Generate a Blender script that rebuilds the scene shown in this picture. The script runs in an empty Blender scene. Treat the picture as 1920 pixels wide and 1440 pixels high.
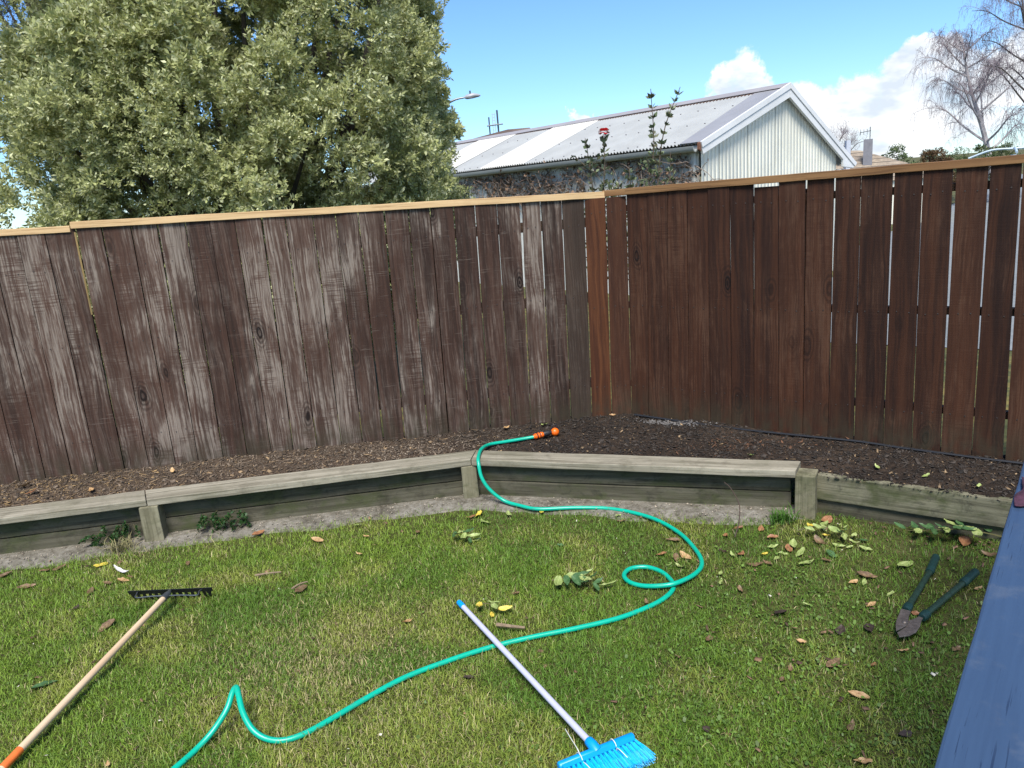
import bpy, math, random
import numpy as np
from mathutils import Vector, Matrix
random.seed(7); RNG = np.random.default_rng(7)
scn = bpy.context.scene
COL = scn.collection

# ------------------------------------------------------------------ camera
cam_d = bpy.data.cameras.new('camera'); cam = bpy.data.objects.new('camera', cam_d); COL.objects.link(cam)
cam_d.sensor_fit = 'HORIZONTAL'; cam_d.sensor_width = 36.0; cam_d.lens = 1442 / 1920 * 36.0
cam_d.clip_start = 0.02; cam_d.clip_end = 2000
_p, _r = math.radians(14.1976), math.radians(4.7703)
_f = Vector((0, math.cos(_p), -math.sin(_p))); _rt = Vector((1, 0, 0)); _u = _rt.cross(_f)
_R = math.cos(_r) * _rt - math.sin(_r) * _u; _U = math.cos(_r) * _u + math.sin(_r) * _rt
M = Matrix((( _R.x, _U.x, -_f.x, 0), (_R.y, _U.y, -_f.y, 0), (_R.z, _U.z, -_f.z, 2.0), (0, 0, 0, 1)))
cam.matrix_world = M
scn.camera = cam

# ------------------------------------------------------------------ sun, sky, exposure
SUN_STRENGTH, SUN_ANGLE, SKY_STRENGTH, EXPOSURE = 3.5, 24.0, 0.11, 0.95
sun_dir = Vector((-0.04, -0.54, 0.83)).normalized()
sl = bpy.data.lights.new('sun', 'SUN'); sl.energy = SUN_STRENGTH; sl.angle = math.radians(SUN_ANGLE); sl.color = (1.0, 0.955, 0.89)
so = bpy.data.objects.new('sun', sl); COL.objects.link(so); so.location = (4, -4, 8)
so.rotation_euler = (-sun_dir).to_track_quat('-Z', 'Y').to_euler()
scn.view_settings.view_transform = 'Standard'; scn.view_settings.look = 'None'
scn.view_settings.exposure = EXPOSURE; scn.view_settings.gamma = 1.0
try: scn.view_settings.use_curve_mapping = False
except Exception: pass
try:
    scn.cycles.max_bounces = 6; scn.cycles.transparent_max_bounces = 6; scn.cycles.caustics_reflective = False; scn.cycles.caustics_refractive = False
except Exception: pass

def N(nt, typ, props=None, **ins):
    n = nt.nodes.new(typ)
    for k, v in (props or {}).items(): setattr(n, k, v)
    for k, v in ins.items():
        k = k.replace('_', ' ')
        s = n.inputs[k]
        if isinstance(v, bpy.types.NodeSocket): nt.links.new(v, s)
        else: s.default_value = v
    return n
def link(nt, v, s):
    if isinstance(v, bpy.types.NodeSocket): nt.links.new(v, s)
    else:
        if s.type == 'RGBA' and len(v) == 3: v = (*v, 1)
        s.default_value = v
def MIX(nt, fac, a, b, blend='MIX'):
    n = nt.nodes.new('ShaderNodeMix'); n.data_type = 'RGBA'; n.blend_type = blend; n.clamp_factor = True
    link(nt, fac, n.inputs[0]); link(nt, a, n.inputs[6]); link(nt, b, n.inputs[7]); return n.outputs[2]
def MATH(nt, op, a, b=0.0, c=0.0, clamp=False):
    n = nt.nodes.new('ShaderNodeMath'); n.operation = op; n.use_clamp = clamp
    link(nt, a, n.inputs[0]); link(nt, b, n.inputs[1]); link(nt, c, n.inputs[2]); return n.outputs[0]
def VM(nt, op, a, b=(0, 0, 0)):
    n = nt.nodes.new('ShaderNodeVectorMath'); n.operation = op
    link(nt, a, n.inputs[0]); link(nt, b, n.inputs[1])
    return n.outputs['Value'] if op in ('LENGTH', 'DOT_PRODUCT', 'DISTANCE') else n.outputs[0]
def RAMP(nt, fac, stops):
    n = nt.nodes.new('ShaderNodeValToRGB'); e = n.color_ramp.elements
    while len(e) < len(stops): e.new(0.5)
    for i, (p, c) in enumerate(stops):
        e[i].position = p; e[i].color = (*c, 1) if len(c) == 3 else c
    link(nt, fac, n.inputs[0]); return n.outputs[0]
def MR(nt, v, a, b, c=0.0, d=1.0, smooth=True):
    n = nt.nodes.new('ShaderNodeMapRange'); n.interpolation_type = 'SMOOTHSTEP' if smooth else 'LINEAR'
    link(nt, v, n.inputs[0]); n.inputs[1].default_value = a; n.inputs[2].default_value = b; n.inputs[3].default_value = c; n.inputs[4].default_value = d
    return n.outputs[0]
def NOISE(nt, vec, scale, detail=3.0, rough=0.55, dist=0.0):
    n = nt.nodes.new('ShaderNodeTexNoise')
    if vec is not None: nt.links.new(vec, n.inputs['Vector'])
    n.inputs['Scale'].default_value = scale; n.inputs['Detail'].default_value = detail
    n.inputs['Roughness'].default_value = rough; n.inputs['Distortion'].default_value = dist
    return n.outputs['Fac']

# world: physical sky with broken cumulus low in the north-east
w = bpy.data.worlds.new('World'); scn.world = w; w.use_nodes = True
nt = w.node_tree; nt.nodes.clear()
sky = nt.nodes.new('ShaderNodeTexSky'); sky.sky_type = 'NISHITA'; sky.sun_disc = False
sky.sun_elevation = math.asin(sun_dir.z); sky.sun_rotation = math.atan2(sun_dir.x, sun_dir.y)
sky.altitude = 200; sky.air_density = 1.0; sky.dust_density = 0.1; sky.ozone_density = 2.2
tc = nt.nodes.new('ShaderNodeTexCoord'); D = tc.outputs['Generated']
skyc = MIX(nt, 1.0, sky.outputs[0], (0.52, 0.715, 0.97), 'MULTIPLY')
warp = N(nt, 'ShaderNodeTexNoise', None, Vector=D, Scale=13.0, Detail=7.0, Roughness=0.62).outputs['Color']
wv = VM(nt, 'MULTIPLY', VM(nt, 'SUBTRACT', warp, (0.5, 0.5, 0.5)), (0.13, 0.13, 0.085))
Dw = VM(nt, 'ADD', D, wv)
blobs = [((0.416, 0.908, 0.034), 0.150, 0.050), ((0.300, 0.949, 0.098), 0.036, 0.034), ((0.474, 0.875, 0.100), 0.05, 0.022),
         ((0.545, 0.840, 0.080), 0.07, 0.036), ((0.113, 0.990, 0.078), 0.026, 0.013), ((0.550, 0.825, 0.150), 0.026, 0.018), ((0.449, 0.891, 0.062), 0.10, 0.034),
         ((0.358, 0.931, 0.062), 0.06, 0.034),
         ((0.9, -0.2, 0.25), 0.35, 0.15), ((-0.5, -0.8, 0.35), 0.4, 0.2), ((0.3, -0.8, 0.6), 0.3, 0.2)]  # this row: unseen clouds behind the camera, added for the lighting
cl = None
for c, a, b in blobs:
    d = VM(nt, 'LENGTH', VM(nt, 'MULTIPLY', VM(nt, 'SUBTRACT', Dw, c), (1 / a, 1 / a, 1 / b)))
    m = MR(nt, d, 1.05, 0.78)
    cl = m if cl is None else MATH(nt, 'MAXIMUM', cl, m)
fine = NOISE(nt, D, 26.0, 6.0, 0.62)
cl2 = MATH(nt, 'MULTIPLY', cl, MR(nt, fine, 0.22, 0.5, 0.55, 1.0))
gray = NOISE(nt, VM(nt, 'MULTIPLY', D, (1, 1, 2.2)), 13.0, 4.0, 0.55)
ccol = RAMP(nt, gray, [(0.36, (3.7, 4.1, 4.6)), (0.52, (5.6, 5.7, 5.8))])
skymix = MIX(nt, MATH(nt, 'MULTIPLY', cl2, 0.97), skyc, ccol)
bg = N(nt, 'ShaderNodeBackground', None, Color=skymix, Strength=SKY_STRENGTH)
nt.links.new(bg.outputs[0], N(nt, 'ShaderNodeOutputWorld').inputs[0])

# ------------------------------------------------------------------ mesh helpers
def tag(o, label=None, cat=None, group=None, kind=None):
    if label: o['label'] = label
    if cat: o['category'] = cat
    if group: o['group'] = group
    if kind: o['kind'] = kind
    return o
def thing(name, label, cat, loc=(0, 0, 0), group=None):
    o = bpy.data.objects.new(name, None); COL.objects.link(o); o.location = loc; o.empty_display_size = 0.1
    return tag(o, label, cat, group)
def put(o, parent):
    o.parent = parent
    o.matrix_parent_inverse = Matrix.Translation(-Vector(parent.location))
    return o
def big_mesh(name, V, polys, mat, parent=None, cols=None, smooth=False, origin=None):
    """V (n,3); polys: list of int arrays (m,k)"""
    V = np.asarray(V, np.float32)
    if origin is not None: V = V - np.asarray(origin, np.float32)
    me = bpy.data.meshes.new(name)
    me.vertices.add(len(V)); me.vertices.foreach_set('co', V.ravel())
    polys = [np.asarray(p, np.int32) for p in polys if len(p)]
    nl = sum(p.size for p in polys); npoly = sum(len(p) for p in polys)
    me.loops.add(nl); me.loops.foreach_set('vertex_index', np.concatenate([p.ravel() for p in polys]))
    me.polygons.add(npoly)
    tot = np.concatenate([np.full(len(p), p.shape[1], np.int32) for p in polys])
    st = np.concatenate([[0], np.cumsum(tot)[:-1]]).astype(np.int32)
    me.polygons.foreach_set('loop_start', st)
    try: me.polygons.foreach_set('loop_total', tot)
    except Exception: pass
    me.update(calc_edges=True)
    if smooth: me.polygons.foreach_set('use_smooth', np.ones(npoly, bool))
    if cols is not None:
        a = me.attributes.new('Col', 'FLOAT_COLOR', 'POINT')
        c4 = np.ones((len(V), 4), np.float32); c4[:, :3] = cols
        a.data.foreach_set('color', c4.ravel())
    me.materials.append(mat)
    o = bpy.data.objects.new(name, me); COL.objects.link(o)
    if origin is not None: o.location = Vector([float(x) for x in origin])
    if parent is not None: put(o, parent)
    return o

class MB:
    def __init__(s): s.v = []; s.f = []
    def add(s, vs, fs):
        b = len(s.v); s.v += [tuple(map(float, v)) for v in vs]; s.f += [tuple(i + b for i in f) for f in fs]; return s
    def box(s, c, ax, ay, az):
        c, ax, ay, az = map(np.array, (c, ax, ay, az))
        vs = [c + i * ax + j * ay + k * az for k in (-1, 1) for j in (-1, 1) for i in (-1, 1)]
        return s.add(vs, [(0, 2, 3, 1), (4, 5, 7, 6), (0, 1, 5, 4), (2, 6, 7, 3), (0, 4, 6, 2), (1, 3, 7, 5)])
    def prism(s, pts, off):
        """closed polygon pts (list of 3d), extruded by vector off"""
        n = len(pts); P = [np.array(p, float) for p in pts]; Q = [p + np.array(off) for p in P]
        fs = [tuple(range(n))[::-1], tuple(range(n, 2 * n))] + [(i, (i + 1) % n, n + (i + 1) % n, n + i) for i in range(n)]
        return s.add(P + Q, fs)
    def tube(s, pts, rad, k=8, cap=True, flat=None):
        P = np.array(pts, float); n = len(P)
        rad = np.full(n, rad, float) if np.isscalar(rad) else np.array(rad, float)
        T = np.gradient(P, axis=0); T /= (np.linalg.norm(T, axis=1)[:, None] + 1e-12)
        ref = np.array([0, 0, 1.0]) if abs(T[0][2]) < 0.9 else np.array([1.0, 0, 0])
        nrm = np.cross(T[0], ref); nrm /= np.linalg.norm(nrm); vs = []
        for i in range(n):
            nrm = nrm - T[i] * (nrm @ T[i]); nrm /= (np.linalg.norm(nrm) + 1e-12); bn = np.cross(T[i], nrm)
            for j in range(k):
                a = 2 * math.pi * j / k; vs.append(P[i] + rad[i] * (math.cos(a) * nrm + math.sin(a) * bn))
        fs = [(i * k + j, i * k + (j + 1) % k, (i + 1) * k + (j + 1) % k, (i + 1) * k + j) for i in range(n - 1) for j in range(k)]
        if cap: fs += [tuple(range(k))[::-1], tuple(range((n - 1) * k, n * k))]
        return s.add(vs, fs)
    def build(s, name, mat, parent=None, smooth=False, origin=None, bevel=0.0):
        me = bpy.data.meshes.new(name); v = s.v
        if origin is not None: v = [(a - origin[0], b - origin[1], c - origin[2]) for a, b, c in v]
        me.from_pydata(v, [], s.f); me.update(); me.materials.append(mat)
        if smooth:
            me.polygons.foreach_set('use_smooth', [True] * len(me.polygons))
            if hasattr(me, 'set_sharp_from_angle'): me.set_sharp_from_angle(angle=math.radians(42))
        o = bpy.data.objects.new(name, me); COL.objects.link(o)
        if origin is not None: o.location = origin
        if bevel:
            b = o.modifiers.new('bevel', 'BEVEL'); b.width = bevel; b.segments = 2; b.limit_method = 'ANGLE'
        if parent is not None: put(o, parent)
        return o
def spline(pts, per=8):
    P = np.array(pts, float); n = len(P); out = []
    E = np.vstack([2 * P[0] - P[1], P, 2 * P[-1] - P[-2]])
    for i in range(n - 1):
        a, b, c, d = E[i], E[i + 1], E[i + 2], E[i + 3]
        for t in np.linspace(0, 1, per, endpoint=False):
            out.append(0.5 * ((2 * b) + (c - a) * t + (2 * a - 5 * b + 4 * c - d) * t * t + (3 * b - a - 3 * c + d) * t ** 3))
    out.append(P[-1]); return np.array(out)
# cheap value noise in numpy (for densities and heights)
_tab = np.random.default_rng(3).random((64, 64))
def vnoise(x, y):
    xi = np.floor(x).astype(int); yi = np.floor(y).astype(int); fx = x - xi; fy = y - yi
    fx = fx * fx * (3 - 2 * fx); fy = fy * fy * (3 - 2 * fy)
    t = lambda a, b: _tab[a % 64, b % 64]
    return (t(xi, yi) * (1 - fx) + t(xi + 1, yi) * fx) * (1 - fy) + (t(xi, yi + 1) * (1 - fx) + t(xi + 1, yi + 1) * fx) * fy
def fbm(x, y, o=4):
    s = 0; a = 0.5
    for i in range(o): s = s + a * vnoise(x * 2 ** i + 17 * i, y * 2 ** i + 31 * i); a *= 0.5
    return s / (1 - 0.5 ** o)

# ------------------------------------------------------------------ material helpers
def new_mat(name):
    m = bpy.data.materials.new(name); m.use_nodes = True; nt = m.node_tree; nt.nodes.clear()
    out = nt.nodes.new('ShaderNodeOutputMaterial'); b = nt.nodes.new('ShaderNodeBsdfPrincipled'); nt.links.new(b.outputs[0], out.inputs[0])
    return m, nt, b
def objco(nt, rnd=True):
    tc = nt.nodes.new('ShaderNodeTexCoord'); v = tc.outputs['Object']
    if rnd:
        oi = nt.nodes.new('ShaderNodeObjectInfo'); r = oi.outputs['Random']
        cb = nt.nodes.new('ShaderNodeCombineXYZ')
        link(nt, MATH(nt, 'MULTIPLY', r, 91.7), cb.inputs[0]); link(nt, MATH(nt, 'MULTIPLY', r, 53.1), cb.inputs[1]); link(nt, MATH(nt, 'MULTIPLY', r, 37.3), cb.inputs[2])
        return VM(nt, 'ADD', v, cb.outputs[0]), v, r
    return v, v, None
def BUMP(nt, b, h, strength=0.4, dist=0.01):
    n = N(nt, 'ShaderNodeBump', None, Strength=strength, Distance=dist, Height=h); nt.links.new(n.outputs[0], b.inputs['Normal'])
def plain(name, col, rough=0.5, metal=0.0, var=0.12, scale=30.0, bump=0.0, spec=0.5):
    m, nt, b = new_mat(name); v, _, _ = objco(nt)
    n = NOISE(nt, v, scale, 4.0, 0.6)
    lo = tuple(c * (1 - var) for c in col); hi = tuple(min(1, c * (1 + var)) for c in col)
    link(nt, RAMP(nt, n, [(0.3, lo), (0.7, hi)]), b.inputs['Base Color'])
    b.inputs['Roughness'].default_value = rough; b.inputs['Metallic'].default_value = metal
    b.inputs['Specular IOR Level'].default_value = spec
    if bump: BUMP(nt, b, n, bump, 0.004)
    return m
def leafy(name, trans=0.35, rough=0.5):
    m = bpy.data.materials.new(name); m.use_nodes = True; nt = m.node_tree; nt.nodes.clear()
    out = nt.nodes.new('ShaderNodeOutputMaterial'); at = nt.nodes.new('ShaderNodeAttribute'); at.attribute_name = 'Col'
    b = nt.nodes.new('ShaderNodeBsdfPrincipled'); nt.links.new(at.outputs['Color'], b.inputs['Base Color']); b.inputs['Roughness'].default_value = rough
    b.inputs['Specular IOR Level'].default_value = 0.35
    t = nt.nodes.new('ShaderNodeBsdfTranslucent'); nt.links.new(at.outputs['Color'], t.inputs[0])
    mx = nt.nodes.new('ShaderNodeMixShader'); mx.inputs[0].default_value = trans
    nt.links.new(b.outputs[0], mx.inputs[1]); nt.links.new(t.outputs[0], mx.inputs[2]); nt.links.new(mx.outputs[0], out.inputs[0])
    return m

def paling_mat(name, dark, mid, worn, worn_amt, saw=0.5):
    """rough sawn paling, local x across, z up the board; worn = bleached grain showing where stain has been scrubbed off"""
    m, nt, b = new_mat(name); v, raw, r = objco(nt)
    geo = nt.nodes.new('ShaderNodeNewGeometry').outputs['Position']
    wob = N(nt, 'ShaderNodeTexNoise', None, Vector=VM(nt, 'MULTIPLY', v, (5, 5, 1.6)), Scale=1.0, Detail=4.0, Roughness=0.6).outputs['Color']
    vg = VM(nt, 'ADD', v, VM(nt, 'MULTIPLY', VM(nt, 'SUBTRACT', wob, (.5, .5, .5)), (0.07, 0.0, 0.16)))
    # knots: rare voronoi cells stretched up the board
    kn = nt.nodes.new('ShaderNodeTexVoronoi'); kn.inputs['Scale'].default_value = 1.0
    nt.links.new(VM(nt, 'MULTIPLY', vg, (6.0, 0.0, 2.6)), kn.inputs['Vector']); kd = kn.outputs['Distance']
    ksel = nt.nodes.new('ShaderNodeSeparateColor'); nt.links.new(kn.outputs['Color'], ksel.inputs[0])
    kon = MR(nt, ksel.outputs[0], 0.66, 0.70)
    kmask = MATH(nt, 'MULTIPLY', MR(nt, kd, 0.21, 0.10), kon)
    khalo = MATH(nt, 'MULTIPLY', MR(nt, kd, 0.42, 0.20), kon)
    ring = MATH(nt, 'SINE', MATH(nt, 'MULTIPLY', kd, 75.0))
    grain = NOISE(nt, VM(nt, 'MULTIPLY', vg, (95, 95, 2.6)), 1.0, 4.0, 0.6, 0.3)
    grain2 = NOISE(nt, VM(nt, 'MULTIPLY', vg, (30, 30, 0.9)), 1.0, 3.0, 0.5, 0.6)
    sawm = NOISE(nt, VM(nt, 'MULTIPLY', VM(nt, 'ADD', v, VM(nt, 'MULTIPLY', v, (0, 0, 0))), (5, 5, 210)), 1.0, 2.0, 0.6)
    base = MIX(nt, MR(nt, grain2, 0.35, 0.68), dark, mid)
    base = MIX(nt, MATH(nt, 'MULTIPLY', MR(nt, grain, 0.35, 0.7), 0.35), base, tuple(c * 0.45 for c in dark))
    base = MIX(nt, MATH(nt, 'MULTIPLY', r, 0.6), base, MIX(nt, 0.55, base, tuple(c * 1.9 for c in mid)))
    big = NOISE(nt, VM(nt, 'MULTIPLY', geo, (2.4, 2.4, 1.3)), 1.0, 4.0, 0.62, 1.0)
    mask = MATH(nt, 'ADD', MATH(nt, 'MULTIPLY', big, 0.70), MATH(nt, 'MULTIPLY', NOISE(nt, VM(nt, 'MULTIPLY', v, (12, 12, 2.2)), 1.0, 5.0, 0.7, 0.6), 0.42))
    mask = MATH(nt, 'ADD', mask, MATH(nt, 'MULTIPLY', MATH(nt, 'SUBTRACT', r, 0.5), 0.12))
    mask = MATH(nt, 'ADD', mask, MATH(nt, 'MULTIPLY', MATH(nt, 'SUBTRACT', 0.5, grain), 0.34))
    mask = MATH(nt, 'ADD', mask, MATH(nt, 'MULTIPLY', MATH(nt, 'SUBTRACT', NOISE(nt, VM(nt, 'MULTIPLY', v, (38, 38, 14)), 1.0, 4.0, 0.7), 0.5), 0.22))
    mk = MATH(nt, 'ADD', MATH(nt, 'MULTIPLY', MR(nt, mask, 0.40, 0.66), 0.34), MATH(nt, 'MULTIPLY', MR(nt, mask, 0.56, 0.72), 0.66))
    sawz = MR(nt, NOISE(nt, VM(nt, 'MULTIPLY', v, (4, 4, 3.5)), 1.0, 3.0), 0.50, 0.62)      # saw marks only show in places
    streak = MATH(nt, 'MULTIPLY', MR(nt, grain, 0.66, 0.36, 0.22, 1.0), MATH(nt, 'SUBTRACT', 1.0, MATH(nt, 'MULTIPLY', MATH(nt, 'MULTIPLY', MR(nt, sawm, 0.56, 0.44), sawz), saw)))
    thin = MATH(nt, 'MULTIPLY', MATH(nt, 'MULTIPLY', MR(nt, sawm, 0.60, 0.70), MR(nt, NOISE(nt, VM(nt, 'MULTIPLY', v, (7, 7, 9)), 1.0, 2.0), 0.45, 0.65)), 0.45)
    wm = MATH(nt, 'MAXIMUM', MATH(nt, 'MULTIPLY', mk, streak), MATH(nt, 'MULTIPLY', thin, min(1.0, worn_amt)))
    wm = MATH(nt, 'MULTIPLY', wm, 0.80 * min(1.0, worn_amt))
    col = MIX(nt, wm, base, MIX(nt, grain2, tuple(c * 0.8 for c in worn), worn))
    col = MIX(nt, MATH(nt, 'MULTIPLY', khalo, MR(nt, ring, -1, 1, 0.0, 0.6)), col, tuple(c * 0.6 for c in dark))
    col = MIX(nt, MATH(nt, 'MULTIPLY', kmask, MR(nt, ring, -1, 1, 0.5, 1.0)), col, tuple(c * 0.4 for c in dark))
    # splashed soil and algae near the bottom of the boards
    sp = nt.nodes.new('ShaderNodeSeparateXYZ'); nt.links.new(raw, sp.inputs[0])
    low = MATH(nt, 'MULTIPLY', MR(nt, sp.outputs[2], 0.34, 0.02), MR(nt, NOISE(nt, VM(nt, 'MULTIPLY', v, (14, 14, 6)), 1.0, 4.0), 0.3, 0.62))
    col = MIX(nt, MATH(nt, 'MULTIPLY', low, 0.75), col, (0.036, 0.030, 0.017))
    link(nt, col, b.inputs['Base Color']); b.inputs['Roughness'].default_value = 0.78; b.inputs['Specular IOR Level'].default_value = 0.25
    h = MATH(nt, 'ADD', MATH(nt, 'MULTIPLY', grain, 0.6), MATH(nt, 'ADD', MATH(nt, 'MULTIPLY', sawm, 0.35), MATH(nt, 'MULTIPLY', MATH(nt, 'MULTIPLY', kmask, ring), 0.4)))
    BUMP(nt, b, h, 0.55, 0.003)
    return m
def timber(name, a, c, d, axis=0, algae=0.0, rough=0.8, fine=70.0, bump=0.5, crack=0.3):
    """sawn timber with grain along local axis"""
    m, nt, b = new_mat(name); v, raw, r = objco(nt)
    s = [fine, fine, fine]; s[axis] = 1.8
    s2 = [fine * .25] * 3; s2[axis] = 0.7
    g = NOISE(nt, VM(nt, 'MULTIPLY', v, tuple(s)), 1.0, 4.0, 0.62, 0.4)
    g2 = NOISE(nt, VM(nt, 'MULTIPLY', v, tuple(s2)), 1.0, 3.0, 0.5, 0.8)
    col = MIX(nt, MR(nt, g2, 0.3, 0.7), a, c)
    col = MIX(nt, MATH(nt, 'MULTIPLY', MR(nt, g, 0.52, 0.36), 0.6), col, d)
    ck = MR(nt, g, 0.33, 0.27)
    col = MIX(nt, MATH(nt, 'MULTIPLY', ck, crack), col, tuple(x * 0.3 for x in d))
    if algae:
        al = NOISE(nt, VM(nt, 'MULTIPLY', v, (3, 3, 5)), 1.4, 5.0, 0.65, 0.5)
        col = MIX(nt, MATH(nt, 'MULTIPLY', MR(nt, al, 0.45, 0.68), algae), col, (0.052, 0.062, 0.022))
        al2 = NOISE(nt, VM(nt, 'MULTIPLY', v, (6, 6, 9)), 1.7, 5.0, 0.7, 0.5)
        col = MIX(nt, MATH(nt, 'MULTIPLY', MR(nt, al2, 0.5, 0.7), algae * 0.7), col, (0.020, 0.021, 0.014))
    bl = NOISE(nt, VM(nt, 'MULTIPLY', v, (7, 7, 7)), 1.0, 5.0, 0.65, 0.3)
    col = MIX(nt, MATH(nt, 'MULTIPLY', MR(nt, bl, 0.5, 0.72), 0.5 if crack >= .25 else 0.15), col, d)
    link(nt, col, b.inputs['Base Color']); b.inputs['Roughness'].default_value = rough; b.inputs['Specular IOR Level'].default_value = 0.25
    BUMP(nt, b, MATH(nt, 'ADD', g, MATH(nt, 'MULTIPLY', bl, 0.3)), bump, 0.004); return m

mat_pal_left = paling_mat('worn_paling', (0.021, 0.0108, 0.0072), (0.054, 0.0268, 0.0176), (0.285, 0.240, 0.196), 1.0, 0.75)
mat_pal_right = paling_mat('stained_paling', (0.0145, 0.0052, 0.0028), (0.044, 0.0152, 0.0062), (0.100, 0.050, 0.028), 0.8, 0.7)
mat_pal_orange = paling_mat('orange_paling', (0.048, 0.015, 0.0055), (0.098, 0.034, 0.0115), (0.15, 0.068, 0.030), 0.45, 0.3)
mat_rail_back = timber('fence_rail_timber', (0.05, 0.03, 0.02), (0.08, 0.05, 0.03), (0.03, 0.018, 0.012))
mat_cap_light = timber('new_pine', (0.46, 0.30, 0.145), (0.60, 0.42, 0.22), (0.28, 0.155, 0.065), 0, 0, 0.7, 60, 0.3, 0.1)
mat_cap_brown = timber('stained_pine', (0.165, 0.082, 0.032), (0.255, 0.140, 0.058), (0.070, 0.032, 0.013), 0, 0, 0.65, 60, 0.3, 0.2)
mat_bench = timber('weathered_grey_timber', (0.200, 0.180, 0.132), (0.32, 0.292, 0.222), (0.085, 0.074, 0.048), 0, 0.22, 0.85, 80, 0.7, 0.45)
mat_sleeper = timber('shaded_sleeper', (0.066, 0.061, 0.040), (0.118, 0.108, 0.075), (0.034, 0.030, 0.019), 0, 0.8, 0.85, 60, 0.6, 0.3)  # shade under the capping is put into this darker sleeper colour, besides algae
mat_sleeper_r = timber('mossy_sleeper', (0.125, 0.118, 0.076), (0.20, 0.187, 0.125), (0.064, 0.058, 0.036), 0, 0.85, 0.85, 60, 0.6, 0.3)
mat_post = timber('mossy_post', (0.17, 0.155, 0.098), (0.25, 0.232, 0.155), (0.085, 0.078, 0.046), 2, 0.55, 0.85, 60, 0.6, 0.3)

def ground_mat(name, stops, scale, bump=0.6, rough=0.95, extra=None):
    m, nt, b = new_mat(name); tc = nt.nodes.new('ShaderNodeTexCoord'); v = tc.outputs['Object']
    n = NOISE(nt, v, scale, 8.0, 0.7); n2 = NOISE(nt, v, scale * 0.12, 3.0, 0.5)
    f = MATH(nt, 'ADD', MATH(nt, 'MULTIPLY', n, 0.7), MATH(nt, 'MULTIPLY', n2, 0.3))
    col = RAMP(nt, f, stops)
    if extra: col = extra(nt, v, col)
    link(nt, col, b.inputs['Base Color']); b.inputs['Roughness'].default_value = rough; b.inputs['Specular IOR Level'].default_value = 0.2
    BUMP(nt, b, NOISE(nt, v, scale * 2, 6.0, 0.75), bump, 0.012); return m
mat_lawn_soil = ground_mat('lawn_soil', [(0.36, (0.030, 0.030, 0.010)), (0.52, (0.058, 0.062, 0.017)), (0.66, (0.10, 0.09, 0.034))], 14)
mat_conc = ground_mat('rough_concrete', [(0.36, (0.060, 0.052, 0.036)), (0.5, (0.165, 0.150, 0.118)), (0.64, (0.27, 0.25, 0.21))], 22, 1.0)
mat_far_ground = ground_mat('far_grass', [(0.35, (0.030, 0.038, 0.014)), (0.5, (0.075, 0.078, 0.028)), (0.62, (0.17, 0.135, 0.04))], 6)
mat_drive = ground_mat('pale_concrete', [(0.35, (0.15, 0.165, 0.165)), (0.6, (0.205, 0.22, 0.22))], 5, 0.2)
def soil_extra(nt, v, col):
    sp = nt.nodes.new('ShaderNodeSeparateXYZ'); nt.links.new(v, sp.inputs[0])
    left = MATH(nt, 'ADD', MR(nt, sp.outputs[0], 0.1, -1.3), MATH(nt, 'MULTIPLY', MATH(nt, 'SUBTRACT', NOISE(nt, v, 2.2, 4), 0.5), 0.9), 0, True)
    return MIX(nt, MATH(nt, 'MULTIPLY', left, 0.75), col, RAMP(nt, NOISE(nt, v, 34, 7, 0.75), [(0.36, (0.035, 0.024, 0.016)), (0.52, (0.095, 0.066, 0.043)), (0.66, (0.19, 0.145, 0.10))]))
mat_soil = ground_mat('garden_soil', [(0.36, (0.010, 0.0075, 0.0055)), (0.5, (0.028, 0.019, 0.013)), (0.66, (0.066, 0.046, 0.031))], 26, 1.0, 0.95, soil_extra)

# ------------------------------------------------------------------ setting: ground sheets
def sheet(name, pts, z, mat, kind='structure'):
    mb = MB(); mb.add([(x, y, z) for x, y in pts], [tuple(range(len(pts)))])
    o = mb.build(name, mat); o['kind'] = kind; return o
sheet('ground', [(-400, -60), (400, -60), (400, 900), (-400, 900)], -0.06, mat_far_ground)
sheet('driveway', [(3.4, 9.1), (6.0, 7.2), (14, 1.0), (40, 5), (40, 60), (8, 18.0), (5.2, 12.4)], -0.05, mat_drive)
# corner points of fence and wall
C0 = np.array([0.589, 5.655]); D0 = np.array([0.895, 5.623]); uL = np.array([0.9943, 0.107]); vR = np.array([0.7956, -0.6058])
nL = np.array([0.107, -0.9943]); nR = np.array([-0.6058, -0.7956])       # towards the lawn
def grid_surface(name, xs, ys, zfun, inside, mat, kind):
    X, Y = np.meshgrid(xs, ys); keep = inside(X, Y); Z = zfun(X, Y)
    V = np.stack([X, Y, Z], -1).reshape(-1, 3); nx = len(xs)
    q = keep[:-1, :-1] & keep[1:, :-1] & keep[:-1, 1:] & keep[1:, 1:]
    j, i = np.nonzero(q); a = j * nx + i
    o = big_mesh(name, V, [np.stack([a, a + 1, a + nx + 1, a + nx], 1)], mat, smooth=True); o['kind'] = kind; return o
lawn_z = lambda x, y: 0.016 * (fbm(x * 1.3, y * 1.3) - 0.5) + 0.010 * (fbm(x * 9, y * 9) - 0.5) - 0.004
grid_surface('lawn', np.linspace(-8, 7, 400), np.linspace(-6, 6, 330), lawn_z, lambda x, y: (y < 5.55 + 0.108 * (x - 0.55)) & ((x < 0.6) | (y < 5.5 - 0.7615 * (x - 0.8))), mat_lawn_soil, 'structure')
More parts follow.
